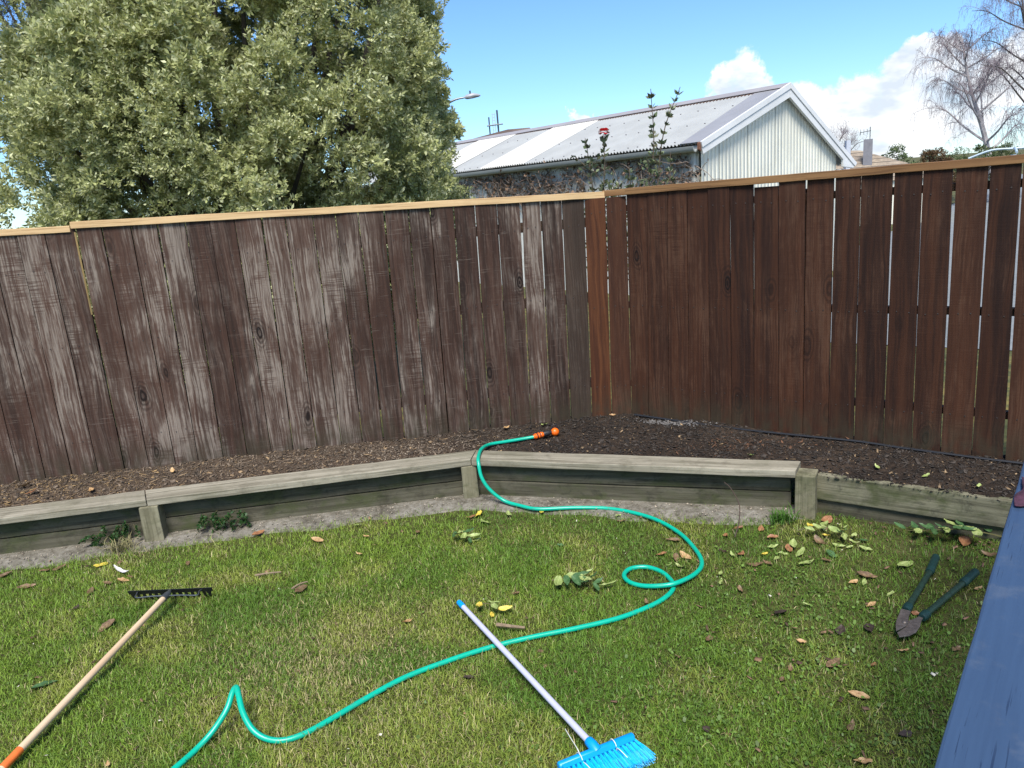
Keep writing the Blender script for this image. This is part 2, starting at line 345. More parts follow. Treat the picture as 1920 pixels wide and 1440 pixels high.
# line of the board feet (front of the retaining boards)
WALL = np.array([(-6.5, 4.13), (-3.333, 4.525), (-2.30, 4.650), (-0.352, 4.880), (1.594, 4.245), (1.745, 4.185), (2.49, 3.655), (4.2, 2.36)])
def wall_y(x): return np.interp(x, WALL[:, 0], WALL[:, 1])
EDGE = np.array([(-6.5, 3.98), (-3.238, 4.372), (-2.859, 4.413), (-2.45, 4.50), (-2.223, 4.500), (-1.168, 4.605), (-0.487, 4.715), (-0.067, 4.640), (0.35, 4.49), (0.704, 4.315), (1.2, 4.20), (1.512, 4.14), (1.62, 4.20), (1.75, 4.16), (2.49, 3.63), (4.2, 2.33)])
def edge_y(x): return np.interp(x, EDGE[:, 0], EDGE[:, 1])
xs = np.linspace(-6, 1.66, 500); V = []; 
for x in xs:
    yo = edge_y(x) - 0.05 - 0.05 * vnoise(np.array([x * 5.0]), np.array([2.0]))[0]; yi = wall_y(x) + 0.05
    for t in np.linspace(0, 1, 9):
        yy = yo + (yi - yo) * t; V.append((x, yy, -0.016 + 0.038 * min(1, t * 2.2) + 0.004 * float(fbm(np.array([x * 14]), np.array([yy * 14]))[0])))
i, j = np.meshgrid(np.arange(499), np.arange(8), indexing='ij'); a = (i * 9 + j).ravel()
big_mesh('concrete_path', V, [np.stack([a, a + 9, a + 10, a + 1], 1)], mat_conc, smooth=True)['kind'] = 'structure'
bed_in = lambda x, y: (y > wall_y(x) + 0.008) & (y < np.where(x < 0.60, 5.655 + 0.1076 * (x - 0.589), np.where(x < 0.9, 5.64, 5.623 - 0.7615 * (x - 0.895))) + 0.10)
def bed_z(x, y):
    t = np.clip((y - wall_y(x)) / 0.25, 0, 1)
    return 0.235 + 0.028 * t + 0.04 * (fbm(x * 2.3, y * 2.3) - 0.5) * t + 0.022 * (fbm(x * 11 + 5, y * 11) - 0.5) + 0.012 * (fbm(x * 31 + 5, y * 31, 3) - 0.5)
grid_surface('garden_bed_soil', np.linspace(-6.4, 4.1, 640), np.linspace(2.2, 6.0, 300), bed_z, bed_in, mat_soil, 'structure')

# ------------------------------------------------------------------ fences
LEFT = [(-6.1, -6.08), (-5.92, -5.9), (-5.74, -5.73), (-5.56, -5.54), (-5.38, -5.36), (-5.2, -5.19), (-5.03, -5.0), (-4.85, -4.84), (-4.68, -4.66), (-4.51, -4.49), (-4.34, -4.31), (-4.16, -4.137), (-3.982, -3.966), (-3.803, -3.797), (-3.624, -3.62), (-3.441, -3.424), (-3.271, -3.258), (-3.088, -3.074), (-2.927, -2.901), (-2.75, -2.721), (-2.579, -2.56), (-2.405, -2.395), (-2.249, -2.214), (-2.075, -2.06), (-1.899, -1.874), (-1.742, -1.721), (-1.588, -1.565), (-1.433, -1.385), (-1.257, -1.219), (-1.101, -1.066), (-0.944, -0.902), (-0.785, -0.751), (-0.626, -0.595), (-0.474, -0.424), (-0.318, -0.282), (-0.163, -0.127), (0.0, 0.036)]
RIGHT = [(0.0, 0.035), (0.143, 0.197), (0.308, 0.35), (0.468, 0.494), (0.632, 0.641), (0.787, 0.79), (0.946, 0.945), (1.115, 1.104), (1.272, 1.273), (1.432, 1.441), (1.59, 1.588), (1.763, 1.763), (1.926, 1.914), (2.083, 2.072), (2.245, 2.236), (2.408, 2.385), (2.56, 2.55), (2.72, 2.70), (2.88, 2.87), (3.04, 3.04), (3.20, 3.19), (3.36, 3.36)]
# half-width of the gap at bottom / top for each joint (metres)
GL = {i: (0.003, 0.003) for i in range(len(LEFT))}
for k, g in {18: (.003, .007), 22: (.003, .006), 26: (.006, .003), 27: (.004, .006), 29: (.005, .003), 30: (.003, .004), 31: (.004, .003), 33: (.003, .009), 34: (.004, .005), 35: (.004, .004), 15: (.004, .007), 19: (.003, .004)}.items(): GL[k] = g
GR = {i: (0.0026, 0.0026) for i in range(len(RIGHT))}
for k, g in {0: (.005, .006), 3: (.002, .002), 6: (.002, .006), 7: (.002, .006), 8: (.003, .010), 9: (.001, .013), 10: (.006, .001), 11: (.003, .014), 12: (.005, .001), 13: (.004, .018), 14: (.001, .013), 15: (.012, .008), 17: (.004, .01), 5: (.004, .002), 2: (.002, .003)}.items(): GR[k] = (max(.002, g[0] * .60), max(.002, g[1] * .52))
mat_nail = plain('nail_head', (.055, .045, .04), .6, .4, .4, 90)
def paling(parent, O, d, n, b0, b1, t0, t1, zb, zt, mat, name='paling', push=0.0):
    """board whose bottom runs b0..b1 and top t0..t1 along direction d from point O"""
    th = 0.019; seg = 7; mid_b = (b0 + b1) / 2
    ox, oy = O + d * mid_b + n * push
    ang = math.atan2(d[1], d[0]); mb = MB(); vs = []; tw = random.uniform(-.003, .003)
    for i in range(seg + 1):
        t = i / seg; e0 = b0 + (t0 - b0) * t - mid_b + random.uniform(-.0012, .0012); e1 = b1 + (t1 - b1) * t - mid_b + random.uniform(-.0012, .0012)
        z = (zt - zb) * t; cup = 0.0015
        vs += [(e0, -th / 2 + tw * t, z), ((e0 + e1) / 2, -th / 2 - cup, z), (e1, -th / 2 - tw * t, z), (e1, th / 2, z), (e0, th / 2, z)]
    fs = []
    for i in range(seg):
        a = i * 5
        for j in range(5): fs.append((a + j, a + (j + 1) % 5, a + 5 + (j + 1) % 5, a + 5 + j))
    fs += [(4, 3, 2, 1, 0), tuple(seg * 5 + j for j in range(5))]
    mb.add(vs, fs)
    nf = len(mb.f)
    for zr in ((0.30, 0.98, 1.50) if parent is fl else (0.28, 0.885, 1.57)):
        for e in (.28, .72):
            t = zr / (zt - zb); xx = (b0 + (t0 - b0) * t) * (1 - e) + (b1 + (t1 - b1) * t) * e - mid_b + random.uniform(-.006, .006); zz = zr + random.uniform(-.008, .008)
            if zr < zt - zb: mb.add([(xx + .0042 * math.cos(a), -th / 2 - .0035, zz + .0042 * math.sin(a)) for a in np.linspace(0, 2 * math.pi, 7)[:-1]], [(5, 4, 3, 2, 1, 0)])
    o = mb.build(name, mat); o.data.materials.append(mat_nail); o.data.polygons.foreach_set('material_index', [0] * nf + [1] * (len(mb.f) - nf)); o.location = (ox, oy, zb); o.rotation_euler = (random.uniform(-.004, .004), 0, ang); put(o, parent); return o
def bar(name, p, q, width, height, mat, parent, up=(0, 0, 1), bevel=0.003, sub=1):
    """straight timber from p to q (axis = local x), width horizontally, height vertically; origin at its middle"""
    p, q = np.array(p, float), np.array(q, float); L = np.linalg.norm(q - p)
    x = (q - p) / L; y = np.cross((0, 0, 1.0), x); y /= np.linalg.norm(y); z = np.cross(x, y)
    mb = MB(); nseg = max(2, int(L / 0.12)); vs = []
    for i in range(nseg + 1):
        s = -L / 2 + L * i / nseg; jy, jz = random.uniform(-1, 1) * .0012, random.uniform(-1, 1) * .0012
        vs += [(s, -width / 2 + jy, -height / 2 + jz), (s, width / 2 + jy, -height / 2 + jz), (s, width / 2 + jy, height / 2 + jz), (s, -width / 2 + jy, height / 2 + jz)]
    fs = []
    for i in range(nseg):
        a = i * 4
        for j in range(4): fs.append((a + j, a + 4 + j, a + 4 + (j + 1) % 4, a + (j + 1) % 4))
    fs += [(0, 1, 2, 3), tuple(nseg * 4 + j for j in (3, 2, 1, 0))]
    mb.add(vs, fs); o = mb.build(name, mat, bevel=bevel)
    m = Matrix(((x[0], y[0], z[0], (p[0] + q[0]) / 2), (x[1], y[1], z[1], (p[1] + q[1]) / 2), (x[2], y[2], z[2], (p[2] + q[2]) / 2), (0, 0, 0, 1)))
    o.matrix_world = m
    if parent is not None: put(o, parent)
    return o
def P3(O, d, s, z, n=(0, 0), off=0.0): return (O[0] + d[0] * s + n[0] * off, O[1] + d[1] * s + n[1] * off, z)
zl = lambda s: 1.905 - 0.0262 * s
mat_pal_damp = paling_mat('damp_paling', (0.017, 0.0110, 0.0075), (0.040, 0.0245, 0.0165), (0.12, 0.10, 0.08), 0.5, 0.5)
fl = thing('paling_fence', 'worn purple-brown paling fence with grey scrubbed patches and a pale pine cap', 'fence', (*(C0 + uL * -2.5), 0.25))
for i in range(len(LEFT) - 1):
    (b0, t0), (b1, t1) = LEFT[i], LEFT[i + 1]
    low = 0.012 if i < 15 else 0.0
    paling(fl, C0, uL, nL, b0 + GL[i][0], b1 - GL[i + 1][0], t0 + GL[i][1], t1 - GL[i + 1][1], 0.215, zl(b0) - 0.012 - low, mat_pal_damp if i == len(LEFT) - 2 else mat_pal_left, push=-0.003 if i < 15 else 0.0)
# capping: lower length on the far left, then the long one
bar('cap_rail', P3(C0, uL, -6.2, zl(-6.1) - .009, nL, -.02), P3(C0, uL, -3.452, 1.978, nL, -.02), 0.085, 0.042, mat_cap_light, fl)
bar('cap_rail', P3(C0, uL, -3.446, zl(-3.44) + .006, nL, -.018), P3(C0, uL, 0.185, zl(0.185) + .006, nL, -.018), 0.088, 0.045, mat_cap_light, fl)
for z in (0.55, 1.20, 1.75): bar('back_rail', P3(C0, uL, -6.2, z, nL, -.045), P3(C0, uL, 0.12, z - 0.03, nL, -.045), 0.045, 0.07, mat_rail_back, fl)
for s in (-5.7, -3.40, -1.1): bar('post', P3(C0, uL, s, -0.1, nL, -.13), P3(C0, uL, s + .002, 1.85, nL, -.13), 0.1, 0.1, mat_rail_back, fl)
# pale trim strip where the capping steps
bar('trim_strip', P3(C0, uL, -3.43, 1.955, nL, .013), P3(C0, uL, -3.432, 1.40, nL, .013), 0.006, 0.011, timber('mossy_strip', (0.20, 0.135, 0.05), (0.30, 0.21, 0.09), (0.10, 0.08, 0.03), 0), fl, bevel=0)

fr = thing('paling_fence', 'dark brown stained paling fence with bright gaps between its boards', 'fence', (*(D0 + vR * 1.4), 0.25))
cd = (D0 - C0) / np.linalg.norm(D0 - C0); cn = np.array([cd[1], -cd[0]])
Lc = np.linalg.norm(D0 - C0)
o = paling(fr, C0, cd, cn, 0.004, 0.150, 0.040, 0.186, 0.215, 1.885, mat_pal_orange); o['label'] = 'bright orange-brown paling in the fence corner'
paling(fr, C0, cd, cn, 0.155, Lc - 0.004, 0.193, Lc + 0.024, 0.215, 1.885, mat_pal_right)
for i in range(len(RIGHT) - 1):
    (b0, t0), (b1, t1) = RIGHT[i], RIGHT[i + 1]
    short = 0.022 if i == 6 else 0.0
    paling(fr, D0, vR, nR, b0 + GR[i][0], b1 - GR[i + 1][0], t0 + GR[i][1], t1 - GR[i + 1][1], 0.215, 1.897 + 0.008 * b0 - short, mat_pal_right)
bar('cap_rail', P3(C0, uL, 0.19, 1.912, nL, -.018), (*(D0 + vR * 0.028 - nR * 0.018), 1.914), 0.086, 0.043, mat_cap_brown, fr)
bar('cap_rail', P3(D0, vR, 0.034, 1.917, nR, -.018), P3(D0, vR, 3.5, 1.945, nR, -.018), 0.088, 0.045, mat_cap_brown, fr)
for z in (0.50, 1.10, 1.80): bar('back_rail', P3(D0, vR, -0.02, z, nR, -.045), P3(D0, vR, 3.5, z + 0.015, nR, -.045), 0.045, 0.045, mat_rail_back, fr)
for s in (1.24, 3.3): bar('post', P3(D0, vR, s, -0.1, nR, -.13), P3(D0, vR, s + .002, 1.85, nR, -.13), 0.1, 0.1, mat_rail_back, fr)

# ------------------------------------------------------------------ retaining wall with bench capping
rw = thing('retaining_wall', 'low timber retaining wall with grey bench capping around the garden bed', 'retaining wall', (-0.31, 4.85, 0))
def cap_plank(pts, z0, z1, label=None):
    """plank from plan polygon (front-left, front-right, back-right, back-left)"""
    f0, f1, b1, b0 = map(np.array, pts); L = np.linalg.norm(f1 - f0); x = (f1 - f0) / L; ang = math.atan2(x[1], x[0]); y = np.array([-x[1], x[0]])
    c = (f0 + f1 + b0 + b1) / 4; n = max(3, int(L / .15)); mb = MB(); vs = []
    for i in range(n + 1):
        t = i / n; a = f0 + (f1 - f0) * t - c; b = b0 + (b1 - b0) * t - c; j = random.uniform(-.0015, .0015); k = random.uniform(-.002, .002)
        A = (a @ x, a @ y + k); B = (b @ x, b @ y + k)
        for q, zz in ((A, z0), (B, z0), (B, z1), (A, z1)): vs.append((q[0], q[1], zz - z1 + j))
    fs = [(i * 4 + j, i * 4 + 4 + j, i * 4 + 4 + (j + 1) % 4, i * 4 + (j + 1) % 4) for i in range(n) for j in range(4)] + [(0, 1, 2, 3), tuple(n * 4 + j for j in (3, 2, 1, 0))]
    o = mb.add(vs, fs).build('cap_plank', mat_bench, bevel=0.004); o.location = (c[0], c[1], z1); o.rotation_euler = (0, 0, ang); put(o, rw); return o
cap_plank([(-6.4, 4.045), (-2.358, 4.5605), (-2.446, 4.742), (-6.4, 4.235)], 0.251, 0.294)
cap_plank([(-2.353, 4.561), (-0.314, 4.808), (-0.284, 4.990), (-2.441, 4.743)], 0.251, 0.296)
cap_plank([(-0.310, 4.808), (1.590, 4.152), (1.678, 4.300), (-0.280, 4.990)], 0.249, 0.293)
def sleeper(p, q, z0, z1, th, mat):
    p, q = np.array(p), np.array(q); d = (q - p) / np.linalg.norm(q - p); y = np.array([-d[1], d[0]]) * th / 2
    return bar('sleeper', (*(p + y), (z0 + z1) / 2), (*(q + y), (z0 + z1) / 2), th, z1 - z0, mat, rw, bevel=0.004)
for (p, q) in (((-6.4, 4.145), (-2.33, 4.650)), ((-2.32, 4.651), (-0.36, 4.884)), ((-0.345, 4.884), (1.60, 4.246))):
    sleeper(p, q, 0.128, 0.249, 0.05, mat_sleeper)
    p2, q2 = (p[0], p[1] - 0.006), (q[0], q[1] - 0.006)
    sleeper(p2, q2, -0.04, 0.122, 0.05, mat_sleeper)
sleeper((1.70, 4.222), (4.2, 2.405), 0.085, 0.241, 0.05, mat_sleeper_r)
sleeper((1.72, 4.232), (4.2, 2.430), -0.04, 0.079, 0.05, mat_sleeper)
def wpost(pts, z1, flare=1.0):
    P = [np.array(p) for p in pts]; c = sum(P) / 4; mb = MB(); vs = []; n = 5
    for i in range(n + 1):
        t = i / n; s = flare + (1 - flare) * t
        vs += [(*((p - c) * s + random.uniform(-.0015, .0015)), -0.05 + (z1 + 0.05) * t) for p in P]
    fs = [(i * 4 + j, i * 4 + (j + 1) % 4, i * 4 + 4 + (j + 1) % 4, i * 4 + 4 + j) for i in range(n) for j in range(4)] + [(3, 2, 1, 0), tuple(n * 4 + j for j in range(4))]
    o = mb.add(vs, fs).build('post', mat_post, bevel=0.005); o.location = (c[0], c[1], 0); put(o, rw); return o
wpost([(-2.402, 4.535), (-2.290, 4.550), (-2.305, 4.66), (-2.417, 4.645)], 0.250, 1.10)
wpost([(-0.382, 4.800), (-0.282, 4.812), (-0.290, 4.90), (-0.390, 4.89)], 0.248, 1.03)
wpost([(1.592, 4.163), (1.692, 4.113), (1.755, 4.228), (1.655, 4.278)], 0.262, 1.0)

# ------------------------------------------------------------------ blue deck handrail close to the camera
def blue_mat():
    m, nt, b = new_mat('blue_paint'); v, raw, r = objco(nt)
    g = NOISE(nt, VM(nt, 'MULTIPLY', v, (3.0, 55, 55)), 1.0, 4.0, 0.6, 0.4)
    crack = MR(nt, NOISE(nt, VM(nt, 'MULTIPLY', v, (6, 170, 170)), 1.0, 2.0, 0.5, 0.3), 0.375, 0.345)
    crack = MATH(nt, 'MULTIPLY', crack, MR(nt, NOISE(nt, v, 5.0, 3.0), 0.44, 0.56))
    dirt = MR(nt, NOISE(nt, v, 9.0, 6.0, 0.7), 0.52, 0.72)
    col = RAMP(nt, g, [(0.3, (0.032, 0.058, 0.106)), (0.7, (0.038, 0.069, 0.124))])
    col = MIX(nt, MATH(nt, 'MULTIPLY', dirt, 0.22), col, (0.10, 0.12, 0.15))
    col = MIX(nt, MATH(nt, 'MULTIPLY', crack, 0.6), col, (0.008, 0.014, 0.035))
    link(nt, col, b.inputs['Base Color']); b.inputs['Roughness'].default_value = 0.42
    link(nt, MR(nt, dirt, 0, 1, 0.38, 0.62), b.inputs['Roughness'])
    BUMP(nt, b, MATH(nt, 'SUBTRACT', MATH(nt, 'MULTIPLY', g, 0.5), crack), 0.35, 0.003); return m
mat_blue = blue_mat()
rd = np.array([0.619, 0.7854]); rn = np.array([0.7854, -0.619]); r0 = np.array([0.588, 0.975])
dr = thing('deck_handrail', 'wide blue painted timber handrail at the edge of the deck', 'handrail', (*(r0 + rn * .12 + rd * .6), 0))
bar('top_board', (*(r0 - rd * 1.0 + rn * 0.115), 1.078), (*(r0 + rd * 2.6 + rn * 0.115), 1.078), 0.23, 0.044, mat_blue, dr, bevel=0.006)
bar('lower_rail', (*(r0 - rd * 1.0 + rn * 0.13), 1.005), (*(r0 + rd * 2.55 + rn * 0.13), 1.005), 0.045, 0.09, mat_blue, dr)
for s in (-0.3, 1.1, 2.45):
    p = r0 + rd * s + rn * 0.13; bar('post', (p[0], p[1], -0.05), (p[0], p[1] + .001, 0.958), 0.09, 0.09, mat_blue, dr)
# crumpled cloth on the rail
def cloth():
    c = r0 + rd * 1.205 + rn * 0.055; mb = MB(); n = 26; vs = []
    for i in range(n):
        for j in range(n):
            a, b = i / (n - 1) - .5, j / (n - 1) - .5
            r_ = 1 + .25 * math.sin(5 * math.atan2(b, a) + 1)
            h = 0.004 + 0.028 * max(0, 1 - (a * a + b * b) * 3.4) * (0.55 + .45 * math.sin(17 * a + 6 * b) * math.cos(9 * b - 4 * a))
            p = c + rd * (a * 0.20 * r_) + rn * (b * 0.085 * r_ + .01 * math.sin(8 * a))
            vs.append((p[0], p[1], 1.1015 + h))
    fs = [(i * n + j, (i + 1) * n + j, (i + 1) * n + j + 1, i * n + j + 1) for i in range(n - 1) for j in range(n - 1)]
    o = mb.add(vs, fs).build('rag', plain('maroon_cloth', (0.052, 0.016, 0.030), 0.9, 0, 0.4, 60, 0.4), smooth=True, origin=(c[0], c[1], 1.10))
    s = o.modifiers.new('solid', 'SOLIDIFY'); s.thickness = 0.003
    tag(o, 'crumpled dark maroon rag lying on the blue handrail', 'rag')
cloth()

# ------------------------------------------------------------------ hose
mat_hose = plain('green_hose', (0.0, 0.360, 0.235), 0.33, 0, 0.06, 20)
_nt = mat_hose.node_tree; _b = _nt.nodes['Principled BSDF']; _old = _b.inputs['Base Color'].links[0].from_socket
_d = MR(_nt, NOISE(_nt, objco(_nt)[0], 16.0, 6.0, .72), .56, .74); _nt.links.new(MIX(_nt, MATH(_nt, 'MULTIPLY', _d, .55), _old, (.10, .085, .05)), _b.inputs['Base Color']); _nt.links.new(MR(_nt, _d, 0, 1, .33, .7), _b.inputs['Roughness'])
mat_orange = plain('orange_plastic', (0.80, 0.130, 0.006), 0.4, 0, 0.08, 40)
mat_black = plain('black_plastic', (0.012, 0.012, 0.013), 0.45, 0, 0.2, 40)
HOSE = [(0.131, 5.185, 0.29), (0.043, 5.175, 0.285), (-0.071, 5.146, 0.285), (-0.191, 5.092, 0.292), (-0.243, 4.959, 0.309), (-0.261, 4.812, 0.309), (-0.261, 4.748, 0.285), (-0.248, 4.712, 0.2), (-0.202, 4.688, 0.12), (-0.115, 4.664, 0.045), (-0.015, 4.602, 0.028), (0.102, 4.527, 0.026), (0.337, 4.503, 0.024), (0.564, 4.44, 0.022), (0.765, 4.275, 0.020), (0.88, 4.048, 0.02), (0.922, 3.812, 0.02), (0.912, 3.653, 0.022), (0.845, 3.541, 0.028), (0.737, 3.451, 0.040), (0.657, 3.449, 0.032), (0.57, 3.488, 0.018), (0.512, 3.54, 0.016), (0.497, 3.615, 0.016), (0.541, 3.677, 0.016), (0.626, 3.68, 0.016), (0.692, 3.618, 0.015), (0.722, 3.53, 0.013), (0.719, 3.455, 0.013), (0.667, 3.375, 0.014), (0.574, 3.3, 0.015), (0.407, 3.215, 0.016), (0.2, 3.159, 0.016), (0.001, 3.119, 0.016), (-0.194, 3.07, 0.013), (-0.382, 2.989, 0.015), (-0.56, 2.894, 0.016), (-0.701, 2.779, 0.016), (-0.831, 2.656, 0.017), (-0.919, 2.583, 0.017), (-0.994, 2.553, 0.019), (-1.063, 2.561, 0.03), (-1.116, 2.584, 0.06), (-1.161, 2.635, 0.1), (-1.193, 2.7, 0.135), (-1.212, 2.734, 0.144), (-1.220, 2.710, 0.138), (-1.232, 2.657, 0.1), (-1.275, 2.604, 0.05), (-1.32, 2.545, 0.022), (-1.368, 2.456, 0.016), (-1.433, 2.333, 0.016), (-1.512, 2.221, 0.016), (-1.62, 2.09, 0.016), (-1.8, 1.96, 0.016)]
hz = thing('garden_hose', 'bright green garden hose looping over the lawn with an orange nozzle', 'hose', (0.13, 5.185, 0.28))
MB().tube(spline(HOSE, 7), 0.0122, 10).build('hose_pipe', mat_hose, hz, smooth=True)
h0 = np.array((0.131, 5.185, 0.292)); hd = np.array([0.90, 0.36, 0.05]); hd /= np.linalg.norm(hd)
con = MB().tube([h0 + hd * t for t in (-.012, 0, .002, .012, .014, .022, .024, .034, .036, .048, .052, .07)], [.015, .016, .020, .020, .017, .017, .021, .021, .017, .021, .019, .017], 14).build('connector', mat_orange, hz, smooth=True)
MB().tube([h0 + hd * t for t in (.0135, .0145, .0215, .0225)], [.014, .0188, .0188, .014], 12).build('grip_ring', mat_black, hz, smooth=True); MB().tube([h0 + hd * t for t in (.0345, .0355, .047, .048)], [.014, .0195, .0195, .014], 12).build('grip_ring', mat_black, hz, smooth=True)
MB().tube([h0 + hd * t for t in (.062, .066, .075, .108, .114, .145)], [.014, .0205, .0225, .0215, .014, .012], 12).build('sprinkler_body', mat_black, hz, smooth=True)
c = h0 + hd * .158 + np.array([0, -.004, -.004])
nz = MB(); nz.tube([c + hd * math.cos(a) * -.030 for a in np.linspace(0, math.pi, 9)], [max(.001, .030 * math.sin(a)) for a in np.linspace(0, math.pi, 9)], 14, False); nz.build('nozzle', mat_orange, hz, smooth=True)
MB().tube([c + np.array([-.02, .01, .02]), c + np.array([-.018, .012, .045]), c + np.array([.008, .014, .050]), c + np.array([.02, .014, .02])], .007, 8).build('nozzle_lever', mat_black, hz, smooth=True)

# ------------------------------------------------------------------ rake
mat_handle = timber('pale_wood_handle', (0.56, 0.40, 0.245), (0.66, 0.50, 0.335), (0.46, 0.31, 0.175), 0, 0, 0.55, 45, 0.1, 0.0)
mat_steel = plain('dark_steel', (0.014, 0.015, 0.017), 0.42, 0.3, 0.3, 60)
mat_grey_steel = plain('grey_steel', (0.10, 0.115, 0.125), 0.4, 0.6, 0.2, 60)
rk = thing('garden_rake', 'garden rake with pale wooden handle and black steel head lying on the lawn', 'rake', (-1.9, 3.65, 0))
def stick(pts, rad, name, mat, parent, k=14):
    """tube whose local x runs along the stick so that grain follows it"""
    P = np.array(pts, float); p, q = P[0], P[-1]; L = np.linalg.norm(q - p); x = (q - p) / L; y = np.cross((0, 0, 1.0), x); y /= np.linalg.norm(y); z = np.cross(x, y); B = np.stack([x, y, z])
    o = MB().tube((P - p) @ B.T, rad, k).build(name, mat, smooth=True)
    o.matrix_world = Matrix(((x[0], y[0], z[0], p[0]), (x[1], y[1], z[1], p[1]), (x[2], y[2], z[2], p[2]), (0, 0, 0, 1))); put(o, parent); return o
ra, rb = np.array((-1.900, 3.653, 0.085)), np.array((-2.042, 2.520, 0.036)); rdv = (rb - ra) / np.linalg.norm(rb - ra)
stick([ra + rdv * -.006, ra, ra + rdv * .02, ra + rdv * 0.6, ra + rdv * 1.08, ra + rdv * 1.45], [.009, .013, .0152, .0160, .0160, .0160], 'handle', mat_handle, rk)
stick([ra + rdv * 1.062, ra + rdv * 1.16], [.0166, .0166], 'label_band', plain('orange_label', (0.72, 0.16, 0.03), 0.5), rk)
hl, hr = np.array((-2.150, 3.772, 0.078)), np.array((-1.683, 3.734, 0.078)); hx = (hr - hl) / np.linalg.norm(hr - hl); W = np.linalg.norm(hr - hl)
hdn = np.array([-0.02, 0.33, -0.94]); hdn /= np.linalg.norm(hdn); hnv = np.cross(hx, hdn)
# comb outline: plate with 14 tapering tines, bent slightly
pl = MB(); pts = [hl, hl + hdn * .024]; nT = 14
for i in range(nT):
    c0 = W * (i + .5) / nT; tw = 0.0085
    pts += [hl + hx * (c0 - tw) + hdn * .026, hl + hx * (c0 - tw * .45) + hdn * .078 + hnv * .004, hl + hx * (c0 + tw * .45) + hdn * .078 + hnv * .004, hl + hx * (c0 + tw) + hdn * .026]
comb = MB(); 
comb.prism([hl, hl + hdn * .026, hr + hdn * .026, hr], hnv * .004)
for i in range(nT):
    c0 = W * (i + .5) / nT + (.006 if i == 0 else -.006 if i == nT - 1 else 0); a = hl + hx * c0 + hdn * .0262
    sp_ = 1.6 if i in (0, nT - 1) else 1.0
    comb.add([a - hx * .0085 * sp_, a + hx * .0085 * sp_, a - hx * .006 + hdn * .03, a + hx * .006 + hdn * .03, a - hx * .003 + hdn * .055 + hnv * .006, a + hx * .003 + hdn * .055 + hnv * .006,
              a - hx * .0085 * sp_ + hnv * .004, a + hx * .0085 * sp_ + hnv * .004, a - hx * .006 + hdn * .03 + hnv * .005, a + hx * .006 + hdn * .03 + hnv * .005, a - hx * .003 + hdn * .055 + hnv * .01, a + hx * .003 + hdn * .055 + hnv * .01],
             [(0, 1, 3, 2), (2, 3, 5, 4), (7, 6, 8, 9), (9, 8, 10, 11), (0, 2, 8, 6), (2, 4, 10, 8), (3, 1, 7, 9), (5, 3, 9, 11), (4, 5, 11, 10)])
comb.build('toothed_head', mat_steel, rk)
sk = ra + rdv * .012; mid = (hl + hr) / 2 + hdn * .010
stick([sk, ra - rdv * .03, ra - rdv * .045, mid], [.0185, .0175, .012, .010], 'socket', mat_grey_steel, rk)
for e, t in ((hl + hx * .055, -1), (hr - hx * .055, 1)):
    k = ra - rdv * .02; kk = k + hx * t * .165 + np.array([0, 0.012 * 0, -.004])
    MB().tube(spline([k, k + hx * t * .08, kk, (kk + e) / 2 + np.array([0, 0, .002]), e + hdn * .008], 5), .0036, 7).build('brace_rod', mat_grey_steel, rk, smooth=True)

# ------------------------------------------------------------------ broom
mat_bl = plain('blue_plastic', (0.0, 0.265, 0.66), 0.38, 0, 0.07, 30)
mat_brist = plain('blue_bristle', (0.0, 0.40, 0.76), 0.42, 0, 0.18, 90)
mat_wh = plain('white_tube', (0.47, 0.475, 0.60), 0.28, 0, 0.03, 30)
mat_cord = plain('white_cord', (0.66, 0.66, 0.60), 0.8)
br = thing('broom', 'blue plastic broom with white handle lying across the green hose', 'broom', (0.19, 2.31, 0))
ba, bb = np.array((-0.35, 3.443, 0.034)), np.array((0.176, 2.328, 0.072)); bd = (bb - ba) / np.linalg.norm(bb - ba)
stick([ba - bd * .012, ba - bd * .006, ba + bd * .05, ba + bd * .053], [.006, .0138, .0143, .0128], 'end_cap', mat_bl, br)
stick([ba + bd * .045, bb], [.0128, .0128], 'handle', mat_wh, br)
kl, kr = np.array((0.050, 2.250, 0.058)), np.array((0.330, 2.368, 0.058)); kx = (kr - kl) / np.linalg.norm(kr - kl); KW = np.linalg.norm(kr - kl)
bdir = np.array([0.50, -0.80, -0.30]); bdir -= kx * (bdir @ kx) * 0.55; bdir /= np.linalg.norm(bdir); kup = np.cross(kx, bdir); kup /= np.linalg.norm(kup)
if kup[2] < 0: kup = -kup
hd_ = MB(); hd_.tube([kl, kl + kx * .004, kr - kx * .004, kr], [.012, .0155, .0155, .012], 14)
hd_.box((kl + kr) / 2 + bdir * .010 - kup * .002, kx * (KW / 2 - .008), bdir * .012, kup * .0165)
hd_.build('head', mat_bl, br, smooth=True)
kc = (kl + kr) / 2
stick([bb - bd * .022, bb - bd * .018, bb + bd * .004, kc + kx * 0.0], [.0165, .0185, .0195, .022], 'socket', mat_bl, br)
bm = MB()
for i in range(17):
    for row in (-1, 0, 1):
        a = kl + kx * (KW * (i + .5) / 17) + bdir * .018 + kup * row * .011
        for q in range(24):
            sx, sy = random.uniform(-.013, .013), random.gauss(0, .006)
            tip = a + bdir * (.088 + random.uniform(-.006, .004)) + kx * (sx + (i - 8) * .0018) + kup * (row * .006 + sy) + np.array([0, 0, -.004])
            if tip[2] < .006: tip[2] = .006
            b0 = a + kx * random.uniform(-.003, .003); mid_ = (b0 + tip) / 2 + np.array([0, 0, .003])
            bm.tube([b0, mid_, tip], [.0016, .0014, .0012], 3)
bm.build('bristles', mat_brist, br)
def ringcord(c0, n=16):
    return [c0 + bdir * (.002 + .021 * math.cos(a)) + kup * (.0225 * math.sin(a)) for a in np.linspace(0, 2 * math.pi, n)]
